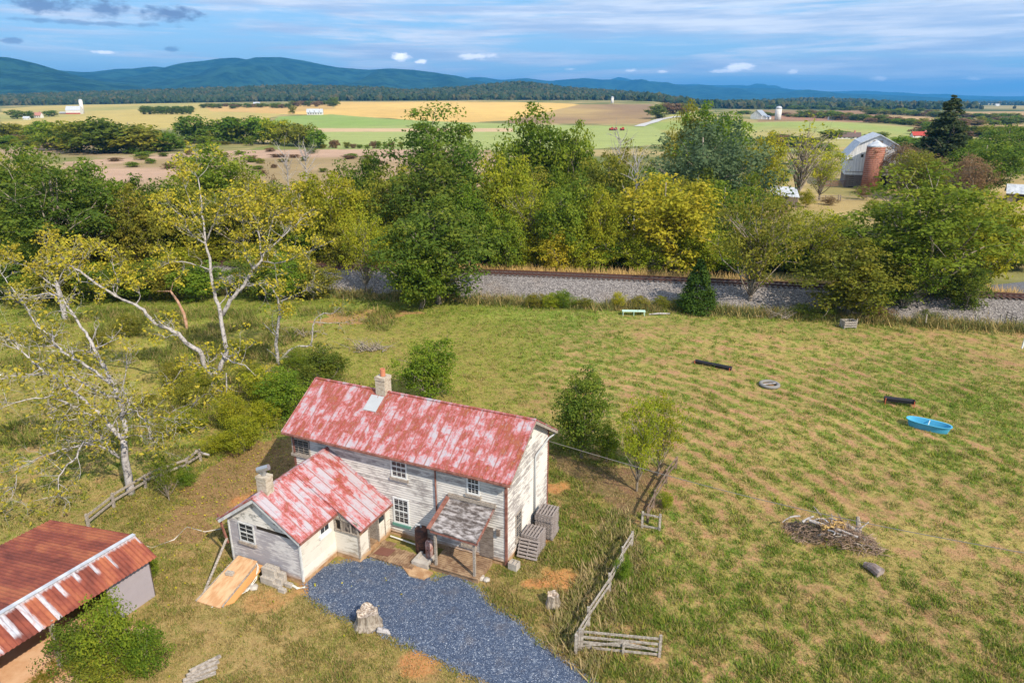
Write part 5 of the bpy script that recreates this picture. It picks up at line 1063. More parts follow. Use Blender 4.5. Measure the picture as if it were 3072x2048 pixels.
m = MB(); qs = dense([(x, y) for x, y in [(sx+1.2, sy-2.6), (sx+2.2, sy-2.9), (sx+.9, sy-5), (sx+.1, sy-6.2), (sx-1.5, sy-8.4), (sx-8, sy-8), (sx-5, sy-1.5)]], .4, .08)
m.add([(x, y, float(hgt(x, y))+.02) for x, y in qs], [tuple(range(len(qs)))]); tag(m.build('clay_floor', two('orange_clay', (.50, .27, .14), (.62, .40, .25), .8)), kind='structure')
def clay_in(x, y): return inpoly(x, y, qs)
for i, (dx, dy) in enumerate([(265, 1345), (275, 1352), (285, 1340), (288, 1330)]):
    x, y = gt(dx, dy); m = MB(); m.box(-.22, .22, -.15, .15, 0, .25+.15*(i % 2)); m.box(-.18, .12, -.12, .1, .26+.15*(i % 2), .34+.15*(i % 2))
    o = tag(m.build('junk_box', [M_winw, M_block, M_tin, M_winw][i]), ['white box in the junk under the shed roof, leftmost', 'grey box in the junk under the shed roof', 'metal box in the junk under the shed roof', 'white box in the junk under the shed roof, beside the panel'][i], 'box'); o.location = (x, y, 0); o.rotation_euler = (0, 0, i*.9)
for i, (dx, dy, s_) in enumerate([(300, 1380, .5), (318, 1350, .42), (335, 1352, .3), (295, 1335, .35)]):
    x, y = gt(dx, dy); m = MB(); m.add([tuple(v*s_*np.array([1.2, .8, .7])*(1+.4*rr.random())) for v in IV], [tuple(f) for f in IF.tolist()]); tag(m.build('rock', plain('pale_rock', (.42, .33, .29))), 'pale rock in the rubble at the shed corner', 'rock', 'rubble rocks at the shed corner').location = (x, y, .1)
p = wl(0, 0)
# ------------------------------------------------------------------ fences near the house
M_fence = two('silver_grey_fence_wood', (.20, .17, .145), (.42, .385, .345), 4, (2, 2, 2)); M_rot = two('dark_rotten_post', (.11, .075, .055), (.24, .18, .14), 5)
def hand_fence(name, pts, h, rails, label, mt=M_fence, postw=.13, lean=.06, tops=None):
    P = [gt(*q) for q in pts]; o = empty(name, (P[0][0], P[0][1], 0), 0, label, 'fence'); b = P[0]
    for i, p in enumerate(P):
        hh = h*(1+.15*trng.uniform(-1, 1)); m = MB(); m.beam((p[0]-b[0], p[1]-b[1], -.1), (p[0]-b[0]+trng.uniform(-lean, lean), p[1]-b[1]+trng.uniform(-lean, lean), hh), postw, postw); m.build('post', mt, o)
    for z0, z1 in rails:
        for a, c in zip(P, P[1:]):
            m = MB(); m.beam((a[0]-b[0]-.05, a[1]-b[1], z0+trng.uniform(-.04, .04)), (c[0]-b[0]+.05, c[1]-b[1], z1+trng.uniform(-.04, .04)), .04, .14); m.build('rail', mt, o)
    return o
hand_fence('board_fence', [(1322, 1500), (1352, 1440), (1400, 1360), (1428, 1300), (1450, 1255)], 1.05, [(.95, .92), (.60, .55)], 'leaning grey board fence running from the open gate towards the saplings')
hand_fence('board_fence', [(1487, 1200), (1500, 1165), (1530, 1110), (1552, 1078)], 1.0, [(.9, .95), (.45, .5)], 'broken rotten fence piece beside the dark leaf patch', M_rot)
def gate(name, pa, pb, h, label, brace=True, nr=4):
    a = Vector((*gt(*pa), 0)); b = Vector((*gt(*pb), 0)); o = empty(name, a, 0, label, 'gate'); d = b-a
    for t in ((0, .03, 1) if brace else (0, 1)): m = MB(); m.beam(d*t+Vector((0, 0, .0)), d*t+Vector((0, 0, h+.12)), .12, .1); m.build('post', M_fence, o)
    zs = [h*(.18+.8*k/(nr-1)) for k in range(nr)]
    for z in zs: m = MB(); m.beam(Vector((0, 0, z)), d*.98+Vector((0, 0, z-.06)), .03, .11); m.build('rail', M_fence, o)
    if brace:
        m = MB(); dn = Vector((d.y, -d.x, 0)).normalized()*.045; m.beam(Vector((0, 0, h*.25))+dn, d*.55+Vector((0, 0, h*.62))+dn, .03, .1); m.beam(d*.55+Vector((0, 0, h*.62))+dn, d*.97+Vector((0, 0, h*.36))+dn, .03, .1); m.build('brace', M_fence, o)
        m = MB(); m.beam(d*.55+dn*1.8+Vector((0, 0, .05)), d*.55+dn*1.8+Vector((0, 0, h*.6)), .1, .03); m.build('stile', M_fence, o)
gate('wooden_gate', (1330, 1492), (1514, 1508), 1.05, 'wide grey wooden field gate with a diagonal brace at the fence end')
gate('wooden_gate', (1474, 1212), (1514, 1218), .95, 'small broken wooden gate between the two fence pieces', False, 2)
hand_fence('split_rail_fence', [(205, 1215), (262, 1165), (335, 1120), (372, 1102), (432, 1080), (462, 1058)], .85, [(.78, .8), (.45, .45)], 'low old rail fence between the big pale tree and the yard', M_wood)
m = MB(); p = gt(452, 1052); m.tube([(0, 0, .5), (1.0, -.25, .35)], [.09, .07], 8); tag(m.build('log', M_pale), 'short pale log resting at the far end of the old rail fence', 'log').location = (p[0], p[1], 0)
# post row and small things at the foot of the embankment
for dx, dy, h, lb in [(2238, 745, 1.2, 'leaning grey post left of the metal gate'), (2296, 748, 1.3, 'thick dark post beside the metal gate'), (2125, 748, 1.3, 'pale fence post under the large spreading tree'), (1965, 752, 1.0, 'short post right of the wooden crate'), (1620, 722, .9, 'short pale post at the foot of the small cedar'), (2347, 800, 1.5, 'white post at the right edge of the pasture')]:
    x, y = gt(dx, dy); m = MB(); m.beam((0, 0, -.1), (trng.uniform(-.1, .1), 0, h), .11, .11); tag(m.build('fence_post', M_winw if dx > 2340 else M_fence), lb, 'post').location = (x, y, 0)
x, y = gt(2238, 728); x2, y2 = gt(2300, 728); m = MB(); m.beam((0, 0, .95), (x2-x, y2-y, 1.0), .05, .12); tag(m.build('rail', M_fence), 'single pale rail between the two posts near the metal gate', 'rail').location = (x, y, 0)
a = Vector((*gt(2308, 742), 0)); b = Vector((*gt(2330, 752), 0)); o = empty('metal_gate', a, 0, 'dark metal field gate at the right end of the pasture', 'gate'); d = b-a
for z in (.2, .45, .7, .95, 1.2): m = MB(); m.beam(Vector((0, 0, z)), d+Vector((0, 0, z)), .04, .04); m.build('bar', M_dkint, o)
for t in (0, .5, 1): m = MB(); m.beam(d*t+Vector((0, 0, .1)), d*t+Vector((0, 0, 1.25)), .05, .05); m.build('upright', M_dkint, o)
def item(name, dx, dy, rz, label, cat): x, y = gt(dx, dy); return empty(name, (x, y, float(hgt(x, y))), rz, label, cat)
# feed troughs
M_blk = plain('black_trough_plastic', (.03, .03, .04), .5); M_ored = plain('orange_red_frame', (.50, .12, .06), .6)
def trough(dx, dy, rz, label, L=3.0, h=.55, legs=True):
    o = item('feed_trough', dx, dy, rz, label, 'trough'); m = MB(); w_ = .26; a = [(-L/2, -w_*.6), (L/2, -w_*.6), (L/2, w_*.6), (-L/2, w_*.6)]; t_ = [(-L/2, -w_), (L/2, -w_), (L/2, w_), (-L/2, w_)]; ti = [(-L/2+.04, -w_+.04), (L/2-.04, -w_+.04), (L/2-.04, w_-.04), (-L/2+.04, w_-.04)]
    b0 = h-.28; m.add([(x, y, b0) for x, y in a]+[(x, y, h) for x, y in t_]+[(x, y, h) for x, y in ti]+[(x*.97, y*.85, b0+.03) for x, y in a], [(3, 2, 1, 0)]+[(i, (i+1) % 4, 4+(i+1) % 4, 4+i) for i in range(4)]+[(4+i, 4+(i+1) % 4, 8+(i+1) % 4, 8+i) for i in range(4)]+[(8+i, 8+(i+1) % 4, 12+(i+1) % 4, 12+i) for i in range(4)]+[(12, 13, 14, 15)])
    m.build('trough_body', M_blk, o)
    for s_ in (-1, 1):
        m = MB(); x = s_*(L/2-.08)
        for q in (-1, 1): m.beam((x, q*w_*1.15, 0), (x, q*w_*1.05, h+.02), .05, .05)
        m.beam((x, -w_*1.1, h-.3), (x, w_*1.1, h-.3), .05, .05); m.build('end_frame', M_ored, o)
    return o
trough(1637, 842, math.radians(-34), 'black feed trough with an orange end lying in the upper pasture', 3.4, .3); trough(2064, 930, math.radians(-20), 'black feed trough on orange-red legs above the blue water tub', 2.2, .55)
# blue tub
o = item('water_tub', 2131, 985, math.radians(-36), 'long oval bright blue plastic water tub in the pasture', 'tub'); m = MB(); n = 40
M_blue = plain('bright_blue_plastic', (.075, .36, .56), .45, .35, v=.06)
def ov_(a, b, z): return [(a*math.copysign(abs(math.cos(t))**.7, math.cos(t)), b*math.copysign(abs(math.sin(t))**.85, math.sin(t)), z) for t in [2*math.pi*k/n for k in range(n)]]
R_ = [ov_(1.28, .44, 0), ov_(1.42, .54, .52), ov_(1.5, .62, .53), ov_(1.5, .62, .57), ov_(1.4, .52, .56), ov_(1.26, .42, .06)]
m.add([p for r in R_ for p in r], [(i*n+k, i*n+(k+1) % n, (i+1)*n+(k+1) % n, (i+1)*n+k) for i in range(5) for k in range(n)]+[tuple(range(n))[::-1], tuple(5*n+k for k in range(n))]); m.build('shell', M_blue, o, False)
m = MB(); m.beam((0, -.5, .5), (0, .5, .5), .06, .05); m.beam((-.5, -.35, .12), (.5, .2, .12), .05, .03); m.build('cross_bar', plain('pale_bar', (.45, .55, .55)), o)
# tyre / ring
o = item('tire', 1767, 886, 0, 'pale old tire ring lying in the pasture', 'tire'); m = MB(); Rr, r_0, N1, N2 = .72, .16, 28, 10
m.add([((Rr+r_0*math.cos(v))*math.cos(u), (Rr+r_0*math.cos(v))*math.sin(u), .14+r_0*math.sin(v)*.9) for u in [2*math.pi*i/N1 for i in range(N1)] for v in [2*math.pi*j/N2 for j in range(N2)]], [(i*N2+j, i*N2+(j+1) % N2, ((i+1) % N1)*N2+(j+1) % N2, ((i+1) % N1)*N2+j) for i in range(N1) for j in range(N2)]); m.build('ring', plain('bleached_rubber', (.20, .195, .19)), o, True)
m = MB(); m.beam((-.6, -.1, .2), (.6, .15, .2), .14, .04); m.build('board', M_pale, o)
# light green frame table
o = item('metal_stand', 1455, 724, math.radians(-3), 'low pale green metal rack standing at the pasture edge', 'rack'); M_pg = plain('pale_green_paint', (.42, .60, .50)); m = MB(); m.box(-1.3, 1.3, -.35, .35, .5, .54); m.build('top', M_pg, o)
for s_ in (-1.2, 0, 1.2): m = MB(); m.box(s_-.03, s_+.03, -.33, -.27, 0, .5); m.box(s_-.03, s_+.03, .27, .33, 0, .5); m.build('leg', M_pg, o)
x, y = gt(1515, 724); m = MB(); m.tube([(-1.2, 0, .1), (0, .05, .18), (1.2, .25, .1)], [.06, .11, .07], 8); tag(m.build('log', M_pale), 'fallen pale log right of the green metal rack', 'log').location = (x, y, 0)
# crate / old wooden bench under the thicket
o = item('wooden_crate', 1947, 752, .1, 'pale slatted wooden crate under the olive thicket', 'crate'); 
for z in (.15, .4, .65): m = MB(); m.box(-.7, .7, -.5, -.46, z, z+.16); m.build('slat', M_fence, o); m = MB(); m.box(-.7, .7, .46, .5, z, z+.16); m.build('slat', M_fence, o)
for x in (-.7, .62): m = MB(); m.box(x, x+.08, -.46, .46, 0, .85); m.build('end_panel', M_fence, o)
# stumps
def stump(dx, dy, r, h, label, seed):
    rg = np.random.RandomState(seed); o = item('tree_stump', dx, dy, 0, label, 'stump'); n = 28; ph = rg.rand(4)*6; m = MB(); pr = []
    for z, k in ((-.1, 1.45), (.08, 1.25), (.3, 1.0), (h*.8, .93), (h, .95)):
        pr.append([(r*k*(1+.10*math.sin(3*t+ph[0])+.07*math.sin(7*t+ph[1]))*math.cos(t), r*k*(1+.10*math.sin(3*t+ph[0])+.07*math.sin(7*t+ph[1]))*math.sin(t), z+(.05*math.sin(4*t+ph[2])+.03*rg.normal() if z > .4 else 0)) for t in [2*math.pi*q/n for q in range(n)]])
    m.add([p for q in pr for p in q], [(i*n+k, i*n+(k+1) % n, (i+1)*n+(k+1) % n, (i+1)*n+k) for i in range(4) for k in range(n)]); m.build('bark', M_bark, o)
    m = MB(); c = len(pr[-1]); m.add([(p[0]*.97, p[1]*.97, p[2]-.01) for p in pr[-1]]+[(0, 0, h*.86)], [(k, (k+1) % n, n) for k in range(n)]); m.build('cut_face', two('grey_cut_wood', (.16, .11, .075), (.56, .48, .40), 9, (1, 1, .3)), o)
stump(846, 1432, .52, .75, 'large weathered tree stump at the edge of the gravel drive', 1); stump(1270, 1388, .30, .62, 'smaller dark stump in the long grass right of the drive', 2)
p = gt(868, 1450); m = MB(); m.tube([(0, 0, .1), (.45, -.1, .08), (.6, -.25, .05)], [.14, .12, .05], 8); tag(m.build('log', M_pale), 'chunk of split wood beside the large stump', 'log').location = (p[0], p[1], 0)
# brush pile
x0, y0_ = gt(1915, 1240); o = empty('brush_pile', (x0, y0_, 0), 0, 'heap of grey branches, dry grass and logs in the pasture', 'brush pile'); rg = np.random.RandomState(9)
m = MB()
for i in range(700):
    c = np.array([rg.uniform(-2.2, 2.1), rg.uniform(-.9, 1.0), 0]); c[1] -= c[0]*.35; hh = 1.35*max(.08, 1-(c[0]/2.2)**2)*max(.15, 1-((c[1]+c[0]*.35)/1.1)**2); L = rg.uniform(.3, 1.1); a = rg.uniform(0, 6.28); e = rg.uniform(-.35, .5)
    c[2] = rg.rand()*hh; d = np.array([math.cos(a), math.sin(a), e])*L/2; p, q = c-d, c+d; p[2] = max(p[2], .02); q[2] = max(q[2], .02); r = rg.uniform(.007, .022); m.tube(limb(p, q, rg, .1, 4), [r, r, r*.8, r*.4], 4, False)
m.build('twigs', two('brown_twigs', (.14, .09, .065), (.36, .26, .19), 5), o)
for i in range(26):
    a = np.array([rg.uniform(-1.8, 1.5), rg.uniform(-.7, .8), rg.uniform(.3, 1.1)]); a[1] -= a[0]*.35; an = rg.uniform(0, 6.28); b = a+np.array([math.cos(an)*rg.uniform(.5, 1.1), math.sin(an)*rg.uniform(.4, .8), rg.uniform(-.4, .35)]); b[2] = max(b[2], .05); m = MB(); m.tube(limb(a, b, rg, .15, 5), [.05, .045, .04, .03, .015], 6); m.build('branch', [M_bark, M_pale, M_rot][i % 3], o)
for a, b, r, mt in [((-1.3, .5, .98), (.9, -.7, .72), .09, M_pale), ((-1.6, .6, .8), (-.9, .85, 1.0), .07, M_pale), ((1.5, .3, .3), (1.75, 1.15, .75), .15, M_bark), ((1.0, -.6, .2), (2.3, -1.0, .1), .05, M_bark), ((.2, .5, .85), (1.3, .1, .6), .12, M_pale)]: m = MB(); m.tube([a, tuple((np.array(a)+np.array(b))/2+[0, 0, .05]), b], [r, r*.9, r*.7], 8); m.build('branch', mt, o)
V = leaf_quads(np.stack([rg.uniform(-.8, .5, 500), rg.uniform(-.2, .7, 500), .8+.25*rg.rand(500)], 1), rg.normal(size=(500, 3))+[0, 0, 1], .11, rg, .2); mesh_np('dry_grass', V, np.arange(len(V)).reshape(-1, 4), plain('golden_dry_grass', (.50, .33, .12)), o)
x, y = gt(2003, 1312); m = MB(); m.tube([(-.25, .35, .2), (0, 0, .26), (.22, -.4, .2)], [.16, .25, .30], 10); tag(m.build('log', two('purplish_grey_log', (.16, .12, .11), (.36, .30, .28), 3)), 'thick broken log lying in front of the brush pile', 'log').location = (x, y, 0)
# branches fallen near the bank
for k, (dx, dy, lb) in enumerate([(1130, 690, 'tangle of fallen grey branches at the foot of the gravel bank'), (850, 805, 'dry twiggy brush left of the middle bush'), (1790, 728, 'dry grey weeds under the thin crooked tree'), (700, 772, 'dead fallen branch lying in the meadow near the small pale tree')]):
    x, y = gt(dx, dy); m = MB()
    for i in range(60 if k != 3 else 18):
        a = rg.uniform(0, 6.28); L = rg.uniform(.6, 2.2); c = rg.normal(size=3)*[.9, .4, 0]; e = c+np.array([math.cos(a)*L, math.sin(a)*L*.5, rg.uniform(.1, 1.2)]); m.tube(limb(c+[0, 0, .1], e, rg, .1, 4), [.045, .035, .02, .01], 4, False)
    tag(m.build('fallen_branches', M_bark), lb, 'branches').location = (x, y, 0)
# overhead wire
m = MB(); A = Vector((*wl(.1, 5.6), 4.7)); B = Vector(atY(2352, 1248, 24.0)); B = A+(B-A)*1.25
Pw = [A+(B-A)*t-Vector((0, 0, .7*math.sin(math.pi*t))) for t in np.linspace(0, 1, 40)]; m.tube(Pw, .02, 4); tag(m.build('overhead_wire', plain('grey_wire', (.16, .15, .14))), 'thin overhead cable running from the farmhouse gable across the pasture', 'cable')
# ------------------------------------------------------------------ the pale-barked, half-bare walnuts on the left, limb by limb
def c5(x, y): return (x*.3906, 536+y*.3906)
def c4(x, y): return (x*.3581, 344.5+y*.3581)
def hero(name, base, limbs, label, leaf, seed, twigd=1.0, leafn=9, ls=.20, bark=None, lw=1.0):
    rg = np.random.RandomState(seed); bx_, by_ = gt(*base); o = empty(name, (bx_, by_, 0), 0, label, 'tree'); B = np.array([bx_, by_, 0]); m = MB(); LC = []; LN = []
    def leafc(p, n, r):
        c = p+rg.normal(size=(n, 3))*r*[1, 1, .6]; LC.append(c); LN.append(rg.normal(size=(n, 3))+[0, 0, .5])
    def grow(p, d, L, r, dep):
        q = p+d*L; lp = [np.array(k) for k in limb(p, q, rg, .14, 5)]; m.tube(lp, [r, r*.85, r*.65, r*.45, r*.22], 5 if r > .03 else 4, False)
        if dep == 0: leafc(q, rg.poisson(leafn*(3.2 if rg.rand() < .42 else .15)), .24*lw); leafc(lp[2], rg.poisson(leafn*.4), .22*lw); return
        for _ in range(rg.randint(2, 5)):
            k = rg.randint(1, 5); dd = d+rg.normal(size=3)*.75; dd[2] += .12; dd /= np.linalg.norm(dd); grow(lp[k], dd, L*rg.uniform(.5, .8), r*.5, dep-1)
    for pts, y0, y1, r0, r1, tw in limbs:
        n = len(pts); W3 = [np.array(atY(p[0], p[1], by_+y0+(y1-y0)*i/max(1, n-1))) for i, p in enumerate(pts)]
        if pts[0] is base or pts[0] == base: W3[0] = B.copy(); W3[0][2] = -.15
        W3 = [w-B for w in W3]; 
        # smooth and add a little crookedness
        Q = []
        for i in range(n-1):
            for t in (0, .33, .66): Q.append(W3[i]*(1-t)+W3[i+1]*t+(rg.normal(size=3)*.035 if (i or t) else 0))
        Q.append(W3[-1]); r0 *= .68; r1 *= .7; rad = [r0+(r1-r0)*i/(len(Q)-1) for i in range(len(Q))]; m.tube(Q, rad, 8 if r0 > .1 else 6)
        for i in range(1, len(Q)):
            if rg.rand() < tw*twigd:
                d = (Q[i]-Q[i-1]); d = d/(np.linalg.norm(d)+1e-6)*.6+rg.normal(size=3)*.75; d[2] += .25; d /= np.linalg.norm(d); grow(Q[i], d, rg.uniform(.8, 1.7), max(.02, min(.045, rad[i]*.45)), 2)
        for _ in range(3 if tw > .2 else 0):
            d = Q[-1]-Q[-2]; d = d/(np.linalg.norm(d)+1e-6)+rg.normal(size=3)*.5; d /= np.linalg.norm(d); grow(Q[-1], d, rg.uniform(.8, 1.6), max(.02, r1*.8), 2)
    tk = m.build('trunk', bark or M_pale, o, True); c = np.vstack(LC); nn = np.vstack(LN); nn /= np.linalg.norm(nn, axis=1)[:, None]
    V = leaf_quads(c, nn, ls, rg, .5); mesh_np('crown', V, np.arange(len(V)).reshape(-1, 4), LM[leaf], o, attrs={'rv': ('FACE', 'FLOAT', rg.rand(len(c)))})
    return o
A0 = (301, 1135)
T1 = [([A0, (289, 1063), (283, 1008)], 0, .1, .38, .26, .1),
 ([c5(*q) for q in [(722, 1205), (680, 1170), (610, 1080), (480, 970), (370, 880), (260, 820), (180, 740), (110, 680)]], 0, 1.2, .22, .06, .55),
 ([c5(*q) for q in [(370, 880), (300, 820), (130, 830), (30, 850)]], .8, -.5, .08, .03, .6),
 ([c5(*q) for q in [(722, 1205), (735, 1130), (715, 1050), (690, 960), (650, 860), (590, 740), (540, 640), (500, 590), (430, 470), (370, 390), (290, 350), (160, 380)]], 0, 3, .22, .05, .5),
 ([c5(*q) for q in [(610, 1080), (560, 1085), (480, 1040), (400, 1000), (290, 960), (150, 980), (40, 995)]], .2, -1.5, .12, .035, .55),
 ([c5(*q) for q in [(690, 960), (640, 955), (520, 900), (430, 850), (330, 820), (200, 835), (60, 850)]], .4, 2.5, .13, .03, .55),
 ([c5(*q) for q in [(660, 890), (560, 810), (470, 750), (370, 700), (320, 650), (300, 600), (220, 550), (180, 480), (140, 400), (60, 310), (10, 240)]], .6, 4.5, .14, .03, .5),
 ([c5(*q) for q in [(320, 660), (220, 660), (130, 665)]], 2, 2.5, .05, .02, .5),
 ([c5(*q) for q in [(700, 1320), (640, 1270), (560, 1240), (490, 1225), (450, 1310), (380, 1380), (345, 1440), (342, 1540)]], 0, -2.5, .13, .03, .6),
 ([c5(*q) for q in [(560, 1240), (480, 1240), (350, 1270), (230, 1320), (110, 1390), (80, 1490)]], -.6, -3.0, .07, .02, .6),
 ([c5(*q) for q in [(718, 1080), (760, 1010), (740, 950), (722, 925), (742, 800)]], .1, 0, .10, .03, .35),
 ([c5(*q) for q in [(740, 1060), (800, 1045), (850, 1100), (880, 1160)]], 0, -.8, .07, .02, .8),
 ([c5(*q) for q in [(850, 1100), (930, 1075), (1020, 1090)]], -.5, -.6, .035, .015, .9),
 ([c5(*q) for q in [(600, 1190), (540, 1140), (500, 1090)]], 0, .3, .07, .03, .5), ([c5(*q) for q in [(450, 1090), (330, 1110), (280, 1070), (290, 960)]], -.6, -1.2, .05, .02, .6)]
hero('walnut_tree', A0, T1, 'half-bare pale-limbed tree spreading to the left above the rusty shed', 'walnut', 4, 1.2, 1.7, .12)
B0 = (515, 905)
T2 = [([B0, c5(1240, 900), c5(1235, 850), c5(1260, 825), c5(1310, 810)], 0, .4, .42, .32, .2),
 ([c5(1240, 860), c5(1200, 760), c5(1170, 690), c5(1090, 640), c5(1050, 590), c5(1000, 560), c5(920, 540), c5(860, 470), c5(800, 420), c5(680, 370), c5(590, 310), c5(490, 240), c5(440, 200), c5(400, 190)], .1, -2, .30, .08, .38),
 ([c5(680, 370), c5(690, 280), c5(665, 190)], -1, -1, .06, .02, .7), ([c5(590, 310), c5(470, 280), c5(420, 180)], -1.5, -1, .05, .02, .7),
 ([c5(1290, 815), c5(1335, 690), c4(1430, 1150), c4(1400, 1000), c4(1360, 870), c4(1350, 740), c4(1320, 600), c4(1300, 450), c4(1290, 330), c4(1270, 180)], .2, 3, .30, .05, .3),
 ([c4(1320, 600), c4(1240, 560), c4(1200, 500), c4(1180, 430), c4(1080, 360)], 2, 3, .10, .03, .7), ([c4(1325, 590), c4(1370, 480), c4(1400, 390), c4(1460, 330)], 2, 1, .10, .03, .7),
 ([c4(1310, 500), c4(1240, 400), c4(1190, 250)], 2.4, 4, .06, .02, .8),
 ([c4(1430, 1060), c4(1480, 960), c4(1560, 870), c4(1620, 770), c4(1680, 700), c4(1700, 650), c4(1780, 590), c4(1850, 520)], 1.2, 2.5, .26, .06, .45),
 ([c4(1680, 700), c4(1660, 560), c4(1640, 450), c4(1600, 370)], 2, 3.4, .10, .03, .8), ([c4(1620, 750), c4(1570, 680), c4(1560, 560), c4(1555, 450)], 2, 1, .09, .03, .8),
 ([c4(1680, 715), c4(1800, 720), c4(1900, 690), c4(1990, 650)], 2, 0, .09, .025, .8), ([c4(1780, 590), c4(1860, 480), c4(1900, 400)], 2.2, 4, .06, .02, .9), ([c4(1700, 660), c4(1730, 520), c4(1760, 400)], 2.2, 4, .06, .02, .9),
 ([c4(1560, 870), c4(1700, 855), c4(1770, 900), c4(1785, 990)], 1.8, .8, .09, .03, .6), ([c4(1350, 770), c4(1250, 735), c4(1170, 715), c4(1080, 725)], 1.6, 0, .09, .03, .5),
 ([c5(1300, 700), c5(1370, 760), c5(1440, 770), c5(1500, 830), c5(1560, 880)], .2, -1.5, .10, .03, .7), ([c5(1330, 820), c5(1330, 900), c5(1345, 1000), c5(1345, 1080)], .3, -1.4, .08, .03, .8), ([c5(1345, 1080), c5(1400, 1130), c5(1440, 1200)], -1.4, -2, .04, .02, 1.0),
 ([c5(1345, 1080), c5(1300, 1150), c5(1330, 1230)], -1.4, -2, .04, .02, 1.0), ([c5(1235, 880), c5(1130, 960), c5(1060, 1010)], 0, -.8, .06, .02, .9), ([c5(1180, 760), c5(1080, 780), c5(1010, 880)], 0, -1, .06, .02, .6)]
hero('walnut_tree', B0, T2, 'tall crooked pale tree with a yellow-leaved crown behind the farmhouse', 'gold', 8, 1.05, 3.8, .13)
C0 = (640, 838)
T3 = [([C0, c5(1625, 650), c5(1630, 570), c5(1645, 480), c5(1640, 400), c5(1625, 370), c5(1590, 310), c5(1470, 295)], 0, .5, .24, .05, .4),
 ([c5(1642, 755), c5(1700, 690), c5(1760, 665), c5(1830, 660), c5(1840, 560), c5(1850, 510), c5(1900, 465), c5(1960, 470)], 0, .5, .16, .04, .3), ([c5(1830, 660), c5(1880, 680)], .2, 0, .07, .03, .3), ([c5(1850, 520), c5(1930, 525), c5(2030, 525)], .4, .8, .06, .02, .3),
 ([c5(1620, 600), c5(1580, 560), c5(1545, 525)], .1, -.3, .08, .04, .2), ([c5(1640, 745), c5(1600, 700), c5(1570, 680)], 0, -.3, .07, .04, .1), ([c5(1640, 400), c5(1700, 380), c5(1800, 330)], .3, 1, .05, .02, .7)]
hero('dead_tree', C0, T3, 'small two-armed pale tree with few leaves between the yellow crown and the meadow', 'walnut', 15, .6, 1.5, .13)
D0 = (150, 733)
T4 = [([D0, c5(370, 430), c5(350, 350), c5(335, 290)], 0, .2, .45, .3, 0), ([c5(340, 300), c5(280, 200), c5(275, 130), c5(270, 80)], .2, 1, .16, .04, .8), ([c5(340, 300), c5(420, 230), c5(380, 150)], .2, -1, .14, .03, .8), ([c5(345, 330), c5(250, 260), c5(150, 190), c5(50, 150)], .2, -1, .13, .03, .8), ([c5(350, 360), c5(260, 370), c5(180, 390)], 0, -1, .08, .03, .8), ([c5(340, 300), c5(420, 120), c5(480, 90)], .2, 1, .1, .03, .9)]
hero('walnut_tree', D0, T4, 'yellowish tree with a thick pale trunk at the far side of the left meadow', 'gold', 21, .9, 4, .16)
x, y = gt(427, 755); m = MB(); P1 = [np.array(atY(*c4(*q), y))-[x, y, 0] for q in [(1200, 1140), (1180, 1050), (1140, 970), (1090, 900)]]; P1[0][2] = -.1; m.tube(P1, [.16, .15, .13, .09], 8)
for e in [(1110, 850), (1060, 900), (1010, 905)]: m.tube([P1[3]*.9+P1[2]*.1, np.array(atY(*c4(*e), y))-[x, y, 0]], [.05, .02], 5)
tag(m.build('dead_tree', two('orange_bare_wood', (.34, .17, .10), (.52, .34, .24), 4)), 'broken leaning trunk with orange bare wood in the left meadow', 'tree').location = (x, y, 0)
# bushes and saplings around the house
def btree(dx, base, top, w, form, leaf, label, name=None, r=None):
    x, y = gt(dx, base); P = atY(dx, top, y); h = P[2]*1.0
    return tree_at(x, y, h*1.05, w/2*K*y/2221*1.02, form, leaf, label, None, None, name)
btree(745, 905, 800, 120, 'round', 'dark', 'dark green bushy tree right behind the left end of the farmhouse', 'bushy_tree')
btree(660, 960, 850, 130, 'round', 'green', 'green undergrowth tree below the yellow-leaved crown, beside the farmhouse roof', 'bushy_tree')
btree(600, 925, 850, 100, 'bush', 'lime', 'yellow-green bush at the foot of the tall crooked pale tree'); btree(450, 935, 860, 90, 'bush', 'olive', 'olive bush left of the tall crooked tree foot'); btree(535, 990, 905, 100, 'bush', 'lime', 'yellow-green low bush in front of the tall crooked tree')
btree(560, 1035, 960, 110, 'bush', 'lime', 'yellow-tinged low bush left of the farmhouse wall')
btree(988, 918, 775, 138, 'round', 'green', 'rounded green tree behind the farmhouse ridge', 'bushy_tree')
btree(1335, 1052, 858, 150, 'round', 'dark', 'dark green tree with a twisted grey trunk right of the farmhouse', 'bushy_tree')
btree(1395, 1060, 975, 70, 'bush', 'green', 'bright green low bush right of the twisted trunk')
btree(1462, 1128, 905, 130, 'airy', 'lime', 'thin sapling with a pale foot and sparse light leaves', 'sapling'); btree(1510, 1092, 900, 120, 'airy', 'lime', 'sparse yellow-green sapling behind the broken fence piece', 'sapling')
btree(1430, 1340, 1275, 46, 'bush', 'green', 'small round weed bush against the board fence'); btree(1530, 1165, 1130, 40, 'bush', 'lime', 'small yellowish weed clump right of the broken fence')
btree(345, 1325, 1275, 60, 'bush', 'green', 'green weed bush under the shed corner'); btree(390, 1150, 1040, 70, 'airy', 'green', 'thin pale-stemmed sapling at the old rail fence', 'sapling'); btree(430, 1115, 1075, 60, 'bush', 'green', 'low green weeds along the old rail fence')
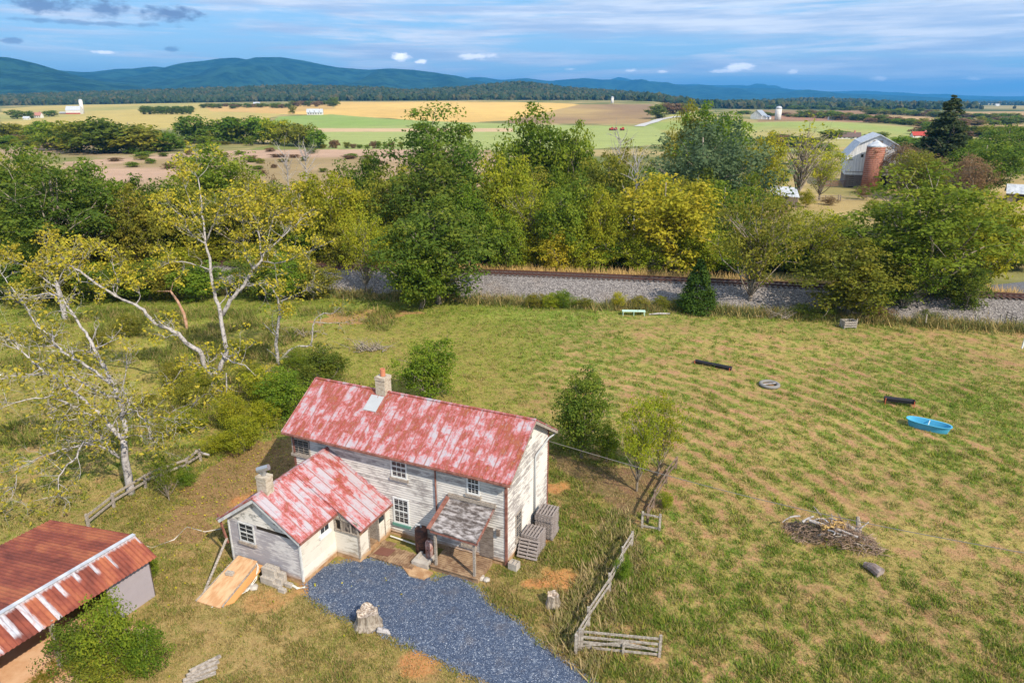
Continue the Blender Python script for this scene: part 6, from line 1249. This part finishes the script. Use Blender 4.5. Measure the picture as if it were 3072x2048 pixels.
for dx, b, t, w, lf, lb in [(270, 1560, 1375, 170, 'green', 'large green shrub in front of the rusty shed, right part'), (200, 1590, 1430, 160, 'dark', 'dark green shrub at the bottom left below the shed roof'), (340, 1570, 1440, 150, 'green', 'green shrub at the bottom left nearest the grass'), (265, 1610, 1490, 200, 'olive', 'olive low shrub on the bottom edge of the picture'), (10, 1500, 1455, 40, 'lime', 'small yellow-green spray in front of the shed post'), (120, 1600, 1545, 110, 'olive', 'low olive shrub at the bottom edge on the clay floor')]:
    btree(dx, b, t, w, 'bush', lf, lb)
for k in range(34):
    dx = trng.uniform(1700, 2100); b = trng.uniform(450, 570); vtree(dx, b, b-trng.uniform(14, 45), trng.uniform(20, 50), (lf := trng.choice(['olive', 'lime', 'rust', 'green'])), '%s scrub bush on the rough ground below the barn' % {'rust': 'brownish', 'lime': 'yellow-green'}.get(lf, lf), '%s scrub bushes below the barn' % lf, 'bush', 'scrub_bush')
 
for k, (dx, b, w, h, lf) in enumerate([(400, 880, 80, 45, 'olive'), (430, 990, 90, 50, 'lime'), (480, 905, 70, 60, 'lime'), (610, 985, 80, 70, 'lime'), (575, 880, 60, 50, 'olive'), (500, 1040, 80, 45, 'lime'), (380, 1010, 60, 40, 'olive'), (340, 940, 70, 35, 'olive'), (690, 850, 70, 50, 'green'), (545, 820, 60, 40, 'lime'), (230, 800, 70, 40, 'olive'), (300, 770, 80, 45, 'olive'), (100, 790, 80, 40, 'olive')]):
    btree(dx, b, b-h, w, 'bush', lf, '%s undergrowth bush in the left meadow, %s' % ({'lime': 'yellow-green'}.get(lf, lf), ['far left of the crooked tree', 'below and left of the crooked tree', 'touching the crooked trunk from the left', 'between crooked tree and farmhouse', 'behind the crooked trunk', 'lowest, above the yard dirt', 'above the rail fence end', 'alone in open grass', 'by the two-armed pale tree', 'uphill of the crooked tree', 'near the thick pale trunk', 'right of the thick pale trunk', 'at the left edge'][k]), 'undergrowth_bush')
# pale stacked timber peeking in at the bottom edge
x, y = gt(475, 1600); o = empty('log_pile', (x, y, 0), .5, 'weathered grey timbers sticking up at the bottom edge', 'timber')
for k in range(4): m = MB(); m.beam((-.9+.15*k, .12*k-.3, .15+.08*k), (.5+.1*k, .3*k-.5, .35), .16, .08); m.build('timber', M_wood, o)
# weeds at the foot of the bank
for k, (dx, w, t, lf) in enumerate([(1290, 60, 668, 'green'), (1270, 60, 675, 'lime'), (1340, 50, 685, 'olive'), (1420, 45, 672, 'yellow'), (1470, 60, 682, 'olive'), (1520, 60, 682, 'olive'), (1230, 50, 675, 'olive'), (1560, 60, 690, 'olive'), (1700, 50, 715, 'olive'), (1850, 70, 700, 'dark'), (1900, 60, 700, 'dark'), (2130, 60, 712, 'dark'), (2020, 60, 705, 'rust')]):
    btree(dx, 706+(8 if dx > 1600 else 0)+(16 if dx > 1800 else 0), t, w, 'bush', lf, '%s weed bush at the foot of the gravel bank, %s' % (lf, mark(dx)), 'weed_bush')
for o in list(C.objects):
    if 'weed bush at the foot of the gravel bank' in (o.get('label') or ''): o['group'] = 'weed bushes along the bank foot'

# ------------------------------------------------------------------ grass: tufts standing on the meadow, denser close by
def tufts(name, N, seed, region, lo, hi, colf, label):
    rg = np.random.RandomState(seed); X_, Y_ = region(rg, N); keep = ~(gravel_in(X_, Y_) | clay_in(X_, Y_))
    c, s = math.cos(-HA), math.sin(-HA); lx = (X_-O3[0])*c-(Y_-O3[1])*s; ly = (X_-O3[0])*s+(Y_-O3[1])*c
    keep &= ~((lx > -13.6) & (lx < 0) & (ly > 0) & (ly < HW_)) & ~((lx > -13.4) & (lx < -7) & (ly > -5.7) & (ly < 0)) & ~((lx > -7.2) & (lx < -.6) & (ly > -2.6) & (ly < .1)) & ~((lx > -13) & (lx < -11) & (ly > -8.5) & (ly < -5))
    c, s = math.cos(-SA), math.sin(-SA); lx = (X_-sx0)*c-(Y_-sy0)*s; ly = (X_-sx0)*s+(Y_-sy0)*c; keep &= ~((lx > -7.2) & (lx < 1.3) & (ly > -12) & (ly < 0))
    X_, Y_ = X_[keep], Y_[keep]; cl = gcol(X_, Y_); n = len(X_); col, hh, nb = colf(X_, Y_, cl, rg)
    k = hh > 0; X_, Y_, col, hh = X_[k], Y_[k], col[k], hh[k]; n = len(X_); Z_ = hgt(X_, Y_); NB = 5
    a = rg.rand(n, NB)*6.28; L = hh[:, None]*(.6+.7*rg.rand(n, NB)); out = L*(.25+.75*rg.rand(n, NB)); w = .012+.018*rg.rand(n, NB)+.10*L*.25
    sp = .05+.25*hh[:, None]; bx_ = X_[:, None]+sp*rg.normal(size=(n, NB)); by_ = Y_[:, None]+sp*rg.normal(size=(n, NB)); bz = Z_[:, None]-.02+0*a
    ca, sa = np.cos(a), np.sin(a); p0 = np.stack([bx_-sa*w, by_+ca*w, bz], -1); p1 = np.stack([bx_+sa*w, by_-ca*w, bz], -1)
    p2 = np.stack([bx_+ca*out, by_+sa*out, bz+L*.8], -1); V = np.stack([p0, p1, p2], 2).reshape(-1, 3); F = np.arange(len(V)).reshape(-1, 3)
    cc = np.repeat(col, NB, 0)*(.75+.5*rg.rand(n*NB, 1)); cc = np.hstack([np.clip(cc, 0, 1), np.ones((n*NB, 1))])
    return tag(mesh_np(name, V, F, M_grass, attrs={'gc': ('FACE', 'FLOAT_COLOR', cc)}), label, 'grass', None, 'stuff')
sx0, sy0 = -18.3, 28.85
M_grass = mat('grass_blades', lambda t: t.attr('gc', 'Color'), .8, .1, transl=.35)
def region_near(rg, N):
    # even over the ground, thinning with distance
    Y_ = 20*(82/20)**rg.rand(N); X_ = rg.uniform(-.82, .82, N)*(Y_+3); return X_, Y_
def col_near(X_, Y_, c, rg):
    n = len(X_); lum = c.mean(1); greenness = (c[:, 1]-c[:, 0])/lum; g_ = np.clip(greenness*2.2+.35, 0, 1)
    h = .08+.20*g_*rg.rand(n)+.04*rg.rand(n); tall = fbm(X_, Y_, 1.1, 3, 4) > .56; h = h*np.where(tall, 1.35, .85)*np.interp(Y_, [25, 80], [.95, 1.15])
    bare = (c[:, 0] > c[:, 1]*1.22) & (rg.rand(n) < .5); h = np.where(bare, 0, h)
    gr = np.array([.135, .215, .026]); st = np.array([.44, .33, .15]); ye = np.array([.31, .30, .05]); r = rg.rand(n)[:, None]
    q = np.where(rg.rand(n)[:, None] < g_[:, None]*.75+.04, np.where(r < .35, ye, gr), st); return .3*c+.7*q, h, 5
tufts('grass', 240000, 1, region_near, 0, 0, col_near, 'mixed green and straw-coloured grass tufts of the pasture and yard')
def region_scrub(rg, N):
    return rg.uniform(-52, -13, N), rg.uniform(44, 78, N)
def col_scrub(X_, Y_, c, rg):
    n = len(X_); k = fbm(X_, Y_, .22, 3, 5)+.10*sst(64, 76, Y_); h = np.where(k+.06*rg.rand(n) > .56, .3+.6*rg.rand(n), 0); r = rg.rand(n)[:, None]; return np.where(r < .45, [.20, .21, .045], np.where(r < .7, [.34, .26, .11], [.13, .18, .03])), h, 5
tufts('tall_weeds', 16000, 7, region_scrub, 0, 0, col_scrub, 'tall tangled weeds in the left meadow under the pale trees')
def region_lawn(rg, N):
    return rg.uniform(-24, 7, N), rg.uniform(21, 44, N)
def col_lawn(X_, Y_, c, rg):
    n = len(X_); h = (.05+.13*rg.rand(n))*np.where(fbm(X_, Y_, .7, 3, 6) > .5, 1.5, .8); h = np.where((c[:, 0] > c[:, 1]*1.32) & (rg.rand(n) < .93), 0, h); r = rg.rand(n)[:, None]; q = np.where(r < .38, [.30, .22, .09], np.where(r < .72, [.23, .225, .045], [.12, .18, .03])); return .3*c+.7*q, h, 5
tufts('grass', 60000, 6, region_lawn, 0, 0, col_lawn, 'short brownish green grass of the yard around the house and drive')
def region_weeds(rg, N):
    X_ = rg.uniform(-55, 62, N); Y_ = RY(X_)-7.3+rg.normal(size=N)*.9; return X_, Y_
def col_weeds(X_, Y_, c, rg):
    n = len(X_); h = .35+.9*rg.rand(n)*(fbm(X_, Y_, .5, 3, 2) > .42); r = rg.rand(n)[:, None]; q = np.where(r < .4, [.20, .20, .06], np.where(r < .75, [.42, .32, .13], [.15, .19, .06])); return q, h, 5
tufts('tall_weeds', 9000, 2, region_weeds, 0, 0, col_weeds, 'tall mixed weeds along the foot of the gravel bank')
def region_gold(rg, N):
    X_ = rg.uniform(-30, 60, N); Y_ = RY(X_)+3.2+rg.normal(size=N)*.6; return X_, Y_
_h0 = hgt
def col_gold(X_, Y_, c, rg): n = len(X_); return np.tile([.55, .38, .15], (n, 1)), 1.75+.6*rg.rand(n), 5
tufts('golden_grass', 5000, 3, region_gold, 0, 0, col_gold, 'strip of golden dry grass behind the railway track')
def region_yard(rg, N):
    X_ = rg.uniform(1, 7, N); Y_ = rg.uniform(23, 36, N); return X_, Y_
def col_yard(X_, Y_, c, rg):
    n = len(X_); d = np.abs((X_-2.9)-(Y_-25.2)*.42); k = (d < 1.5) & (rg.rand(n) < .8); h = np.where(k, .25+.35*rg.rand(n), 0); r = rg.rand(n)[:, None]; return np.where(r < .5, [.24, .23, .08], [.40, .31, .16]), h, 5
tufts('tall_weeds', 2600, 4, region_yard, 0, 0, col_yard, 'tall brownish weeds along the board fence')
# fallen yellow leaves
rg = np.random.RandomState(12); n = 2200; X_ = rg.normal(-17, 5, n); Y_ = rg.normal(40, 6, n); k = (Y_ < 55); X_, Y_ = X_[k], Y_[k]
V = leaf_quads(np.stack([X_, Y_, hgt(X_, Y_)+.06+.1*rg.rand(len(X_))], 1), rg.normal(size=(len(X_), 3))*.4+[0, 0, 1], .055, rg, .6); tag(mesh_np('fallen_leaves', V, np.arange(len(V)).reshape(-1, 4), LM['yellow'], attrs={'rv': ('FACE', 'FLOAT', rg.rand(len(X_)))}), 'yellow leaves scattered over the ground under the pale trees', 'leaves', None, 'stuff')

# ------------------------------------------------------------------ haze
HAZE = True
if HAZE:
    m = MB(); m.box(-19000, 19000, -400, 24500, -30, 570); mh = bpy.data.materials.new('haze_air'); mh.use_nodes = True; nt = mh.node_tree; nt.nodes.clear()
    out = nt.nodes.new('ShaderNodeOutputMaterial'); v = nt.nodes.new('ShaderNodeVolumePrincipled'); v.inputs['Color'].default_value = (.09, .46, 1.0, 1); v.inputs['Density'].default_value = 8e-5; v.inputs['Anisotropy'].default_value = 0.2
    nt.links.new(v.outputs[0], out.inputs['Volume']); tag(m.build('haze', mh), kind='stuff')
